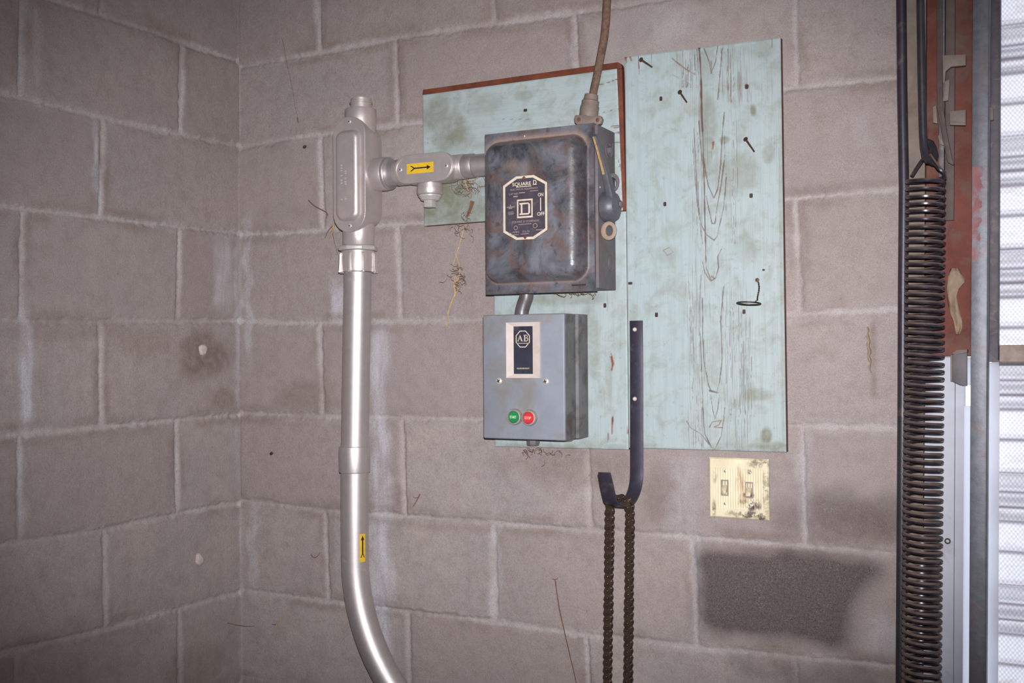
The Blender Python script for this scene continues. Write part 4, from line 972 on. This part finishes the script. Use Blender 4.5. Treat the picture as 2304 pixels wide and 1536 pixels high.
# tall conduit body
t = thing('conduit_fitting', 'tall oblong silver conduit fitting with a domed cover, top of the pipe', 'conduit fitting', (.378, AXY, .16))
bx, bz, bw, bh = .3770, .3040, .0800, .2390
m = MB()
def ring3(P2, y): return [(x, y, z) for x, z in P2]
m.loft([ring3(stadium(bx, bz, bw, bh), -.0985), ring3(stadium(bx, bz, bw, bh), -.092), ring3(stadium(bx + .001, bz, bw * .98, bh * .965), -.078), ring3(stadium(bx + .002, bz, bw * .97, bh * .92), -.045), ring3(stadium(bx + .002, bz, bw * .85, bh * .88), -.034)])
m.lathe([(.0300, 0), (.0315, .02), (.0328, .048), (.0328, .070), (.0318, .072), (.0222, .0725)], (axx(.40) + .002, AXY, .3720), (0, 0, 1), 36)
m.lathe([(.0222, 0), (.0222, .012), (.0240, .0125), (.0240, .0150), (.0215, .0160), (.0215, .022), (.0195, .0225), (.0195, .018), (0, .018)], (axx(.44) + .002, AXY, .4440), (0, 0, 1), 32)
m.lathe([(.0300, 0), (.0320, -.02), (.0330, -.05), (.0330, -.083), (.0315, -.0845), (.028, -.0845)], (axx(.2), AXY, .2440), (0, 0, 1), 36)
m.lathe([(.0300, 0), (.0330, .012), (.0345, .030), (.0345, .046), (.0335, .048), (.028, .048)], (.4000, AXY, .3050), (1, 0, 0), 36)
body = m.build('body', M_CAST, t, angle=50)
m = MB(); m.loft([ring3(stadium(bx, bz, bw, bh), -.0987), ring3(stadium(bx, bz, bw, bh), -.1012), ring3(stadium(bx, bz, bw - .0015, bh - .0015), -.1020)])
cv = m.build('cover', M_CAST, t, angle=40)
dw, dh = .0590, .1880
def rr2(i): return rrect(bx - dw / 2 + i, bx + dw / 2 - i, bz - .003 - dh / 2 + i, bz - .003 + dh / 2 - i, max(.019 - i, .004), 6)
m = MB(); m.loft([ring3(rr2(0), -.1015), ring3(rr2(.0012), -.1060), ring3(rr2(.0035), -.1100), ring3(rr2(.0070), -.1128), ring3(rr2(.0105), -.1135)]); m.build('dome', M_CAST, cv, angle=60)
for z in (bz + .1085, bz - .1065): screw('screw', M_BRIGHT, cv, bx + .002, -.1019, z, .0042, .0022, True, M_IRONDARK)
m = MB(); rs = random.Random(5)
for (pxx, pys) in ((768, (372, 378, 384, 395, 405, 412, 449)), (777, (385, 390, 401, 409, 414, 447))):
    for py in pys: p = at(pxx, py, -.1136); m.box(p.x - .0018, p.x + .0018, -.1139, -.1134, p.z - .0012, p.z + .0012)
m.build('cast_lettering', M_BRIGHT, cv)
# short threaded neck
t = thing('conduit_neck', 'short ringed silver neck between the tall fitting and the small arrow fitting', 'conduit fitting', (.455, AXY, .305))
m = MB(); m.lathe([(.0255, 0), (.0255, .020), (.0255, .042), (.0, .042)], (.4475, AXY, .3050), (1, 0, 0), 32); m.build('nipple', M_GALV, t)
m = MB(); m.lathe([(.026, 0), (.0325, .0005), (.0335, .002), (.0335, .005), (.0325, .0065), (.026, .007)], (.4485, AXY, .3050), (1, 0, 0), 32); m.build('locknut', M_GALV, t)
# small tee fitting
t = thing('conduit_fitting', 'small silver tee fitting with a yellow arrow sticker, left of the dark switch box', 'conduit fitting', (.553, AXY, .23))
tx, tz, tw, th = .5540, .3030, .1370, .0570
m = MB(); m.loft([ring3(stadium(tx, tz, tw, th), -.0955), ring3(stadium(tx, tz, tw, th), -.088), ring3(stadium(tx, tz, tw * .97, th * .95), -.072), ring3(stadium(tx, tz, tw * .95, th * .92), -.048), ring3(stadium(tx, tz, tw * .9, th * .8), -.040)])
m.lathe([(.0250, 0), (.0262, -.010), (.0268, -.040), (.0255, -.0415), (.022, -.0415)], (.5130, AXY, .3045), (1, 0, 0), 32)
m.lathe([(.0240, 0), (.0245, .010), (.0250, .036), (.0240, .0375), (.021, .0375)], (.5930, AXY, .3045), (1, 0, 0), 32)
m.lathe([(.0240, 0), (.0250, -.008), (.0262, -.022), (.0262, -.032), (.0245, -.0345), (.0225, -.0345)], (.5490, AXY, .2880), (0, 0, 1), 32)
m.build('body', M_CAST, t, angle=50)
m = MB(); m.loft([ring3(stadium(tx, tz, tw, th), -.0957), ring3(stadium(tx, tz, tw, th), -.0985), ring3(stadium(tx, tz, tw - .0015, th - .0015), -.0992)]); cv = m.build('cover', M_CAST, t, angle=40)
m = MB(); m.frame(stadium(tx, tz, tw - .006, th - .006), stadium(tx, tz, tw - .011, th - .011), -.1008, -.0990); m.build('cover_rim', M_CAST, cv, angle=40)
for s_ in (-1, 1): screw('screw', M_BRIGHT, cv, tx + s_ * .0535, -.0991, tz - .0005 * s_, .0042, .0022, True, M_IRONDARK)
m = MB(); p0, p1 = at(915, 371, -.0994), at(975, 371, -.0994); m.box(p0.x, p1.x, -.09945, -.0991, tz - .0100, tz + .0105); stk = m.build('arrow_sticker', M_YEL, cv)
m = MB(); ax0, ax1, az = p0.x + .012, p1.x - .006, tz + .0005; yy = (-.0997, -.09942)
m.prism([(ax0 + .006, az - .0013), (ax1 - .008, az - .0013), (ax1 - .008, az + .0013), (ax0 + .006, az + .0013)], *yy); m.prism([(ax1 - .009, az - .0045), (ax1, az), (ax1 - .009, az + .0045)], *yy)
m.prism([(ax0 - .004, az + .0055), (ax0 - .0005, az + .0055), (ax0 + .008, az), (ax0 + .004, az)], *yy); m.prism([(ax0 - .004, az - .0055), (ax0 + .004, az), (ax0 + .008, az), (ax0 - .0005, az - .0055)], *yy)
m.build('arrow', M_BLACK, stk)
m = MB(); m.lathe([(.0235, 0), (.0235, -.003), (.0205, -.006), (.0185, -.0105), (.0150, -.0115), (0, -.0115)], (.5490, AXY, .2532), (0, 0, 1), 32)
m.box(.5400, .5580, AXY - .009, AXY + .009, .2285, .2425); m.build('drain_plug', M_BRIGHT, t, bevel=.0006)
# coupling into the box
t = thing('conduit_coupling', 'silver conduit coupling entering the left side of the dark switch box', 'conduit fitting', (.665, AXY, .304))
m = MB(); m.lathe([(.0200, 0), (.0232, .001), (.0240, .003), (.0240, .020), (.0232, .022), (.0200, .0225)], (.6308, AXY, .3045), (1, 0, 0), 32); m.build('collar', M_GALV, t)
m = MB(); m.lathe([(.0, 0), (.0222, .0), (.0222, .0515), (0, .0515)], (.6540, AXY, .3040), (1, 0, 0), 32); m.build('sleeve', M_GALV, t)

# ------------------------------------------------------------------ strap hook and chain
t = thing('strap_hook', 'long black steel strap hook screwed between the painted boards', 'hook', (.972, -.0215, -.28))
prof = [(-.0225, -.0075), (-.0225, -.10), (-.0225, -.20), (-.0225, -.255), (-.0225, -.280)]
cy_, cz_, ra = -.0805, -.2900, .0580
for k in range(0, 11):
    q = math.radians(115 * k / 10); prof.append((cy_ + ra * math.cos(q), cz_ - ra * math.sin(q)))
prof += [(-.120, -.3375), (-.1275, -.3325), (-.1330, -.3230), (-.144, -.302), (-.1555, -.2795)]
m = MB(); rings = []
for i, (y, z) in enumerate(prof):
    a = prof[max(i - 1, 0)]; b = prof[min(i + 1, len(prof) - 1)]; d = Vector((0, b[0] - a[0], b[1] - a[1])).normalized(); nn = Vector((0, -d.z, d.y)) * .0018
    x = .9722 + .008 * min(0, z + .1); hw = .0128 if i < len(prof) - 1 else .0116
    x -= .0115 * min(1, max(0, (-.03 - y) / .09))
    rings.append([Vector((x - hw, y, z)) + nn, Vector((x + hw, y, z)) + nn, Vector((x + hw, y, z)) - nn, Vector((x - hw, y, z)) - nn])
m.loft(rings); m.build('strap', M_STRAP, t, bevel=.0007, angle=50)
for (a, b) in ((1428, 741), (1428, 897)):
    p = at(a, b, -.0245); screw('screw', M_BEZEL, t, p.x, -.0242, p.z, .0042, .0032, False)

t = thing('roller_chain', 'greasy roller chain looped over the strap hook, both strands hanging down', 'chain', (.952, -.0835, -.345))
pit = .0130
def outline(n=10):
    P_ = []; r = .0068
    for k in range(n + 1): q = math.pi * k / n; P_.append((r * math.cos(q), pit / 2 + r * math.sin(q)))
    P_.append((-.0046, 0))
    for k in range(n + 1): q = math.pi + math.pi * k / n; P_.append((r * math.cos(q), -pit / 2 + r * math.sin(q)))
    P_.append((.0046, 0)); return P_
def link_mesh(outer):
    m = MB(); o = outline(); y = .0074 if outer else .0056
    for s_ in (-1, 1): m.prism(o, s_ * y - .0008, s_ * y + .0008)
    for z in (-pit / 2, pit / 2):
        if outer: m.lathe([(0, -.0108), (.0018, -.0105), (.0025, -.0094), (.0025, .0094), (.0018, .0105), (0, .0108)], (0, 0, z), (0, 1, 0), 12)
        else: m.lathe([(.0001, -.0048), (.0042, -.0048), (.0042, .0048), (.0001, .0048)], (0, 0, z), (0, 1, 0), 14)
    return m
proto = {}
for outer in (True, False):
    o = link_mesh(outer).build('link', M_CHAIN, None, bevel=.0003, seg=1); proto[outer] = o.data; bpy.data.objects.remove(o)
# path of the chain in the x-z plane, over the bend of the hook
hz = cz_ - ra + .0018 + .0075
La, Rb = .9405, .9800
path = []
zbot = -.80
topz = hz + .002
arc = [(La, topz - .022), (La + .0015, topz - .008), (La + .008, topz + .002), ((La + Rb) / 2, topz + .004), (Rb - .008, topz + .002), (Rb - .0015, topz - .008), (Rb, topz - .022)]
def dens(P_):
    out = [P_[0]]
    for a, b in zip(P_[:-1], P_[1:]):
        k = max(2, int(math.hypot(b[0] - a[0], b[1] - a[1]) / .001)); out += [(a[0] + (b[0] - a[0]) * i / k, a[1] + (b[1] - a[1]) * i / k) for i in range(1, k + 1)]
    return out
Lb, Rbb = La - .0100, Rb - .0090
loop = [(x + .0, z) for x, z in arc] + [(Rbb, zbot)] + [((Lb + Rbb) / 2 + (Rbb - Lb) / 2 * math.cos(q), zbot - .02 * math.sin(q)) for q in np.linspace(.2, math.pi - .2, 9)] + [(Lb, zbot), (La, topz - .022)]
D_ = dens(loop); total = sum(math.hypot(b[0] - a[0], b[1] - a[1]) for a, b in zip(D_[:-1], D_[1:]))
N_ = int(total / pit) // 2 * 2; step = total / N_; nodes = []; acc = 0; nxt = 0
for a, b in zip(D_[:-1], D_[1:]):
    s_ = math.hypot(b[0] - a[0], b[1] - a[1])
    while nxt <= acc + s_ + 1e-9 and len(nodes) < N_:
        f_ = (nxt - acc) / s_ if s_ else 0; nodes.append((a[0] + (b[0] - a[0]) * f_, a[1] + (b[1] - a[1]) * f_)); nxt += step
    acc += s_
for i in range(len(nodes)):
    a, b = nodes[i], nodes[(i + 1) % len(nodes)]
    o = bpy.data.objects.new('link', proto[i % 2 == 0]); COL.objects.link(o); o.parent = t
    o.location = Vector(((a[0] + b[0]) / 2, -.0835, (a[1] + b[1]) / 2)) - t.location
    o.rotation_euler = (0, math.atan2(b[0] - a[0], b[1] - a[1]), random.uniform(-.10, .10))

# ------------------------------------------------------------------ light switch
t = thing('light_switch', 'stained ivory double light switch plate below the tall board', 'light switch', (1.161, 0, -.37))
sx0, sx1, sz0, sz1 = .0, .0, .0, .0
cs = px4([(1594, 1029), (1729, 1031), (1730, 1170), (1594, 1165)], -.008)
sx0, sx1, sz0, sz1 = (cs[0][0] + cs[3][0]) / 2, (cs[1][0] + cs[2][0]) / 2, (cs[2][1] + cs[3][1]) / 2, (cs[0][1] + cs[1][1]) / 2
u, v = np.meshgrid(np.linspace(sx0, sx1, 240), np.linspace(sz0, sz1, 150))
e_ = np.minimum(np.minimum(u - sx0, sx1 - u), np.minimum(v - sz0, sz1 - v))
SX = lambda a: sx0 + (a - 270) / (1330 - 270) * (sx1 - sx0); SZ = lambda b: sz1 - (b - 205) / (1290 - 205) * (sz1 - sz0)
ribs = ((u > SX(385)) & (u < SX(1250)) & (v > SZ(1100)) & (v < SZ(405)))
hh = .0062 * sstep(e_, -.0015, .004) ** .6 - ribs * .0011 * (.5 + .5 * np.cos((u - SX(385)) / (SX(1250) - SX(385)) * 2 * math.pi * 19.5)) ** 2
gr = np.zeros(u.shape)
for (a, b, ra_, rb_, k) in ((1010, 1040, .015, .014, 1), (1130, 1010, .009, .012, .9), (1000, 1200, .03, .009, .9), (1200, 1230, .015, .008, .9), (1150, 300, .02, .009, .7), (1280, 700, .006, .06, .5), (365, 1150, .004, .02, .7), (980, 860, .012, .006, 1), (930, 950, .006, .008, .9), (700, 1200, .02, .008, .5), (990, 450, .006, .006, .6), (385, 560, .006, .02, .4), (560, 860, .008, .004, .5), (850, 970, .004, .006, .8)):
    gr = np.maximum(gr, k * soft_spot(u, v, SX(a), SZ(b), ra_, rb_, a, .5))
o = grid_mesh('plate', np.stack([u, -.0012 - hh, v], -1), dict(grime_shade=gr), M_IVORY); o.data.transform(Matrix.Translation(-t.location)); o.parent = t
MB().loft([[(sx0, yy, sz0), (sx1, yy, sz0), (sx1, yy, sz1), (sx0, yy, sz1)] for yy in (-.003, -.0003)], False, False).build('plate_edge', M_SLOT, t)
for (a, b, dk) in ((562, 745, 0), (992, 765, 1)):
    x, z = SX(a), SZ(b); y0 = -.0072
    m = MB(); m.frame(rrect(x - .0070, x + .0070, z - .0145, z + .0145, .001, 2), rrect(x - .0053, x + .0053, z - .0122, z + .0122, .001, 2), y0 - .0012, y0 + .003); sl = m.build('toggle_collar', M_SLOT, t)
    MB().box(x - .0053, x + .0053, y0 + .0004, y0 + .002, z - .0122, z + .0122).build('toggle_well', M_SLOT, sl)
    m = MB(); m.loft([[(x - .0048, y0 + .001, z + .006), (x + .0048, y0 + .001, z + .006), (x + .0048, y0 + .001, z - .007), (x - .0048, y0 + .001, z - .007)],
                      [(x - .0042, y0 - .010, z - .0035), (x + .0042, y0 - .010, z - .0035), (x + .0042, y0 - .0105, z - .0105), (x - .0042, y0 - .0105, z - .0105)]]); m.build('toggle', M_TOGGLE, t, bevel=.0012)
for (a, b) in ((568, 452), (560, 1030), (1000, 462), (1000, 1035)): screw('screw', M_BRIGHT, t, SX(a), -.0064, SZ(b), .0029, .0016, True, M_IRONDARK)

# ------------------------------------------------------------------ nails and wire on the boards
def nail(px, py, qx, qy, label, ln=.03):
    """head at (px, py) and foot at (qx, qy) on the board"""
    f = at(qx, qy, -.0195); best = None
    for k in range(10, 60):
        y = -.0195 - k * .001; hpt = at(px, py, y)
        if (hpt - f).length >= ln: best = hpt; break
    best = best or at(px, py, -.05)
    t = thing('nail', label, 'nail', f, 'nails in the tall board'); d = (best - f)
    m = MB(); m.lathe([(.0004, -.002), (.0016, 0), (.0017, d.length)], f, d, 10); m.build('shank', M_NAIL, t)
    m = MB(); m.lathe([(.0016, -.0008), (.0040, 0), (.0040, .0012), (0, .0016)], f + d, d, 14); m.build('head', M_NAIL, t)
nail(1443, 134, 1467, 151, 'bent nail sticking out at the top left corner of the tall board', .036)
nail(1530, 207, 1545, 230, 'rusty nail sticking out left of the long dark crack in the tall board', .032)
nail(1678, 313, 1697, 341, 'rusty nail sticking out on the right half of the tall board', .036)
def nailhead(px, py, w_, h_, label):
    p = at(px, py, -.0205); m = MB(); m.prism(rrect(p.x - w_ / 2, p.x + w_ / 2, p.z - h_ / 2, p.z + h_ / 2, min(w_, h_) * .3, 3), -.0211, -.0195)
    tag(rehome(m.build('nail', M_IRONDARK)), label, 'nail', 'flush nail heads in the boards')
for (a, b, w_, h_, lb_) in ((1487, 222, .0052, .008, 'flush dark nail head left of the upper sticking-out nail on the tall board'), (1680, 195, .006, .008, 'flush dark nail head near the top right of the tall board'),
                            (1496, 459, .0052, .008, 'flush dark nail head at mid height on the left half of the tall board'), (1690, 440, .006, .008, 'flush dark nail head at mid height on the right half of the tall board'),
                            (1477, 708, .0056, .0085, 'flush dark nail head above and right of the strap hook'), (1361, 687, .0052, .0085, 'flush dark nail head right of the dark switch box on the lower board'),
                            (1182, 248, .0075, .0055, 'flush dark nail head above the dark switch box on the wide board'), (1418, 637, .008, .005, 'dark nail driven at the left edge of the tall board'),
                            (1674, 701, .0052, .008, 'rusty nail head just below the wire loop'), (1718, 607, .0045, .003, 'small dark tack above the wire loop')):
    nailhead(a, b, w_, h_, lb_)
t = thing('wire_loop', 'dark twisted wire with a round loop hanging on the tall board', 'wire', at(1706, 632, -.0205))
tw_ = []
for i in range(26):
    s_ = i / 25; p = at(1706 + 2 * math.sin(s_ * 5), 634 + 42 * s_, -.024); tw_.append((p.x + .0008 * math.cos(i * 1.1), -.0238 + .0008 * math.sin(i * 1.1), p.z))
m = MB(); m.tube(tw_, .0009, 6); m.tube([(p[0] * 2 - q[0], p[1], p[2]) for p, q in zip([tuple(at(1706 + 2 * math.sin(i / 5), 634 + 42 * i / 25, -.024)) for i in range(26)], tw_)], .0009, 6); m.build('twist', M_WIRE, t)
c = at(1685, 682, -.045); lp = []
for i in range(33):
    q = 2 * math.pi * i / 32 + .6; lp.append((c.x + .0205 * math.cos(q), c.y + .0225 * math.sin(q), c.z + .0028 * math.sin(q) - .002 * math.cos(q)))
m = MB(); m.tube(lp, .0013, 7); m.tube([tw_[-1], (lp[4][0] * .5 + tw_[-1][0] * .5, -.0245, lp[4][2] + .002), lp[3]], .0012, 6); m.build('ring', M_WIRE, t)
m = MB(); p = at(1706, 630, -.02); m.lathe([(.0018, 0), (.0018, -.006), (.0036, -.0065), (.0036, -.008), (0, -.0085)], (p.x, -.0197, p.z), (0, 1, 0), 10); m.build('nail', M_NAIL, t)

# ------------------------------------------------------------------ dry weeds caught on the wall and pipes
def stem(pts, r=.0009): return pts, r
def weed(name, label, stems, loc, cat='dry weed'):
    """stems: (part name, [(px, py, y)], radius, material)"""
    t = thing(name, label, cat, loc)
    for nm, pts, r, mt in stems:
        P_ = smooth([tuple(at(x, y, yy)) for x, y, yy in pts], 4); m = MB(); k = len(P_)
        m.tube(P_, [r * (1 - .5 * i / (k - 1)) for i in range(k)], 6); m.build(nm, mt, t)
    return t
def fuzz(cx, cy, Y, n, spread, ln, seed):
    rs_ = random.Random(seed); m = MB()
    for i in range(n):
        x, y = cx + rs_.gauss(0, spread[0]), cy + rs_.gauss(0, spread[1]); a = rs_.uniform(0, 6.28); L_2 = rs_.uniform(.4, 1) * ln
        p = [tuple(at(x + L_2 * s_ * math.cos(a + s_ * 1.2), y + L_2 * s_ * math.sin(a + s_ * 1.2), Y - rs_.uniform(0, .006))) for s_ in (0, .35, .7, 1)]
        m.tube(p, .00042, 4)
    return m
Yw = -.012
t = weed('dried_weed', 'long dried weed with roots hanging below the silver coupling', [
    ('stem', [(1046, 505, Yw), (1038, 535, Yw), (1028, 570, Yw), (1018, 600, Yw)], .0016, M_STRAW), ('stem', [(1024, 570, Yw), (1031, 590, Yw), (1034, 615, Yw), (1028, 632, Yw)], .0014, M_STRAW),
    ('stem', [(1026, 620, Yw), (1022, 645, Yw), (1024, 660, Yw), (1016, 680, Yw), (1008, 705, Yw), (1008, 722, Yw), (1005, 735, Yw)], .0022, M_STRAW), ('stem', [(1034, 640, Yw), (1030, 652, Yw), (1023, 663, Yw)], .0014, M_STRAW)], at(1026, 600, Yw))
fuzz(1028, 622, Yw, 34, (8, 14), 22, 1).build('rootlets', M_WEED, t); fuzz(1042, 520, Yw, 14, (8, 8), 20, 2).build('rootlets', M_WEED, t)
t = weed('dried_weed', 'tangle of dried weed caught under the silver coupling, on the wide board', [
    ('stem', [(1045, 405, -.03), (1052, 425, -.028), (1060, 440, -.026), (1056, 452, -.024)], .0014, M_STRAW), ('stem', [(1086, 384, -.05), (1074, 400, -.045), (1058, 407, -.04), (1040, 400, -.035), (1028, 395, -.03)], .0012, M_STRAW),
    ('stalk', [(1063, 452, -.024), (1058, 470, -.024), (1050, 488, -.024)], .0052, M_WEED)], at(1055, 440, -.026))
fuzz(1052, 420, -.026, 46, (13, 13), 28, 3).build('fluff', M_WEED, t); fuzz(1046, 490, -.022, 12, (6, 6), 18, 4).build('fluff', M_WEED, t)
Yw = -.008
t = weed('twig', 'broken brown twig on the wall left of the tall oblong fitting', [('stem', [(694, 450, Yw), (706, 462, Yw), (722, 471, Yw), (735, 478, Yw - .006), (738, 486, Yw - .006)], .0013, M_WEED), ('stem', [(724, 471, Yw), (730, 466, Yw), (726, 458, Yw)], .0009, M_STRAW), ('stem', [(736, 479, Yw), (734, 492, Yw)], .0009, M_WEED)], at(715, 465, Yw), 'twig')
t = weed('dried_weed', 'bunch of straw poking out at the lower left of the tall oblong fitting', [('stem', [(753, 505, -.02), (748, 520, -.016), (741, 536, -.012)], .0014, M_STRAW), ('stem', [(750, 508, -.02), (744, 522, -.016), (737, 533, -.012)], .0012, M_STRAW), ('stem', [(748, 508, -.018), (738, 520, -.014), (731, 536, -.008)], .001, M_WEED), ('stem', [(748, 525, -.012), (754, 550, -.008), (760, 575, -.008)], .0006, M_WEED)], at(745, 522, -.014))
t = weed('straw', 'short forked straw on the wall near the corner at the bottom', [('stem', [(647, 1371, Yw), (634, 1388, Yw), (621, 1407, Yw)], .0015, M_STRAW), ('stem', [(621, 1405, Yw), (619, 1420, Yw), (618, 1434, Yw)], .0007, M_STRAW), ('stem', [(621, 1405, Yw), (612, 1404, Yw)], .0009, M_WEED)], at(630, 1390, Yw), 'straw')
t = weed('straw', 'thin dark curved straw low in the wall corner', [('stem', [(512, 1401, -.05), (530, 1405, -.035), (550, 1408, -.02), (572, 1408, -.008)], .0008, M_WEED)], at(540, 1405, -.03), 'straw')
t = weed('long_stalk', 'long thin brown stalk leaning on the wall left of the chain', [('stem', [(1249, 1302, -.006), (1257, 1360, -.012), (1270, 1420, -.018), (1284, 1480, -.024), (1297, 1536, -.028), (1312, 1620, -.031), (1330, 1700, -.033)], .0012, M_WEED), ('tip', [(1243, 1302, -.006), (1250, 1303, -.006), (1256, 1299, -.006)], .0008, M_WEED)], at(1297, 1536, -.03), 'stalk')
t = weed('cobweb_strand', 'thin dark hanging cobweb strand on the wall left of the pipe top', [('stem', [(634, 84, -.004), (640, 110, -.004), (645, 140, -.004), (658, 200, -.004), (664, 240, -.004), (669, 262, -.004), (671, 278, -.004)], .0005, M_WEED), ('clump', [(669, 264, -.005), (670, 270, -.005), (671, 277, -.005)], .0015, M_WEED)], at(655, 180, -.004), 'cobweb')
t = weed('twig', 'small forked twig on the wall right of the lower pipe', [('stem', [(945, 1111, Yw), (938, 1125, Yw), (929, 1140, Yw)], .0013, M_WEED), ('stem', [(943, 1118, Yw), (934, 1120, Yw), (930, 1118, Yw)], .0008, M_WEED)], at(938, 1125, Yw), 'twig')
t = weed('twig', 'small curled twig on the wall left of the pipe arrow sticker', [('stem', [(700, 1247, Yw), (706, 1254, Yw), (714, 1251, Yw), (720, 1242, Yw)], .001, M_WEED), ('stem', [(706, 1257, Yw), (710, 1266, Yw), (716, 1276, Yw)], .0009, M_STRAW)], at(710, 1257, Yw), 'twig')
t = weed('dried_weed', 'sparse dried weed under the blue-grey starter box', [('stem', [(1178, 1012, -.02), (1186, 1022, -.014), (1193, 1030, -.01)], .0009, M_WEED), ('stem', [(1200, 1010, -.03), (1198, 1016, -.026), (1190, 1014, -.024)], .0012, M_WEED)], at(1195, 1015, -.02))
fuzz(1215, 1018, -.016, 22, (26, 7), 18, 8).build('fluff', M_WEED, t)
t = weed('dried_weed', 'wisps of dried weed clinging under the right half of the dark switch box', [('stem', [(1245, 655, -.06), (1258, 664, -.06), (1270, 668, -.06)], .0008, M_WEED), ('stem', [(1300, 653, -.05), (1312, 662, -.05), (1322, 660, -.05)], .0008, M_WEED)], at(1270, 662, -.06))
fuzz(1300, 660, -.06, 22, (20, 3), 13, 12).build('fluff', M_WEED, t)
# small bits
for (a, b, lb_) in ((685, 330, 'small brown cocoon on the wall just left of the tall oblong fitting'), (610, 1020, 'dark speck of debris on the wall left of the pipe coupling')):
    p = at(a, b, -.004); m = MB(); m.lathe([(0, -.005), (.003, -.003), (.0036, 0), (.0026, .003), (0, .005)], (p.x, -.003, p.z), (.8, 0, .5), 8)
    tag(rehome(m.build('cocoon' if 'cocoon' in lb_ else 'dirt_speck', M_IRONDARK)), lb_, 'cocoon' if 'cocoon' in lb_ else 'dirt')
# tan glue strip on the wall by the spring
p0, p1 = at(1951, 735, -.003), at(1958, 838, -.003)
m = MB(); rings = []
for i in range(15):
    s_ = i / 14; x = p0.x + (p1.x - p0.x) * s_ + .0012 * math.sin(i * 1.9); z = p0.z + (p1.z - p0.z) * s_; wv = .0036 * math.sin(math.pi * (.12 + .8 * s_)) + .0008 * math.sin(i * 2.7)
    rings.append([(x - wv, .0025, z), (x - wv * .5, -.0035, z), (x + wv * .5, -.0035, z), (x + wv, .0025, z)])
m.loft(rings); tag(rehome(m.build('glue_residue', M_PAPER, angle=60)), 'long tan smear of dried glue on the wall left of the spring', 'glue')
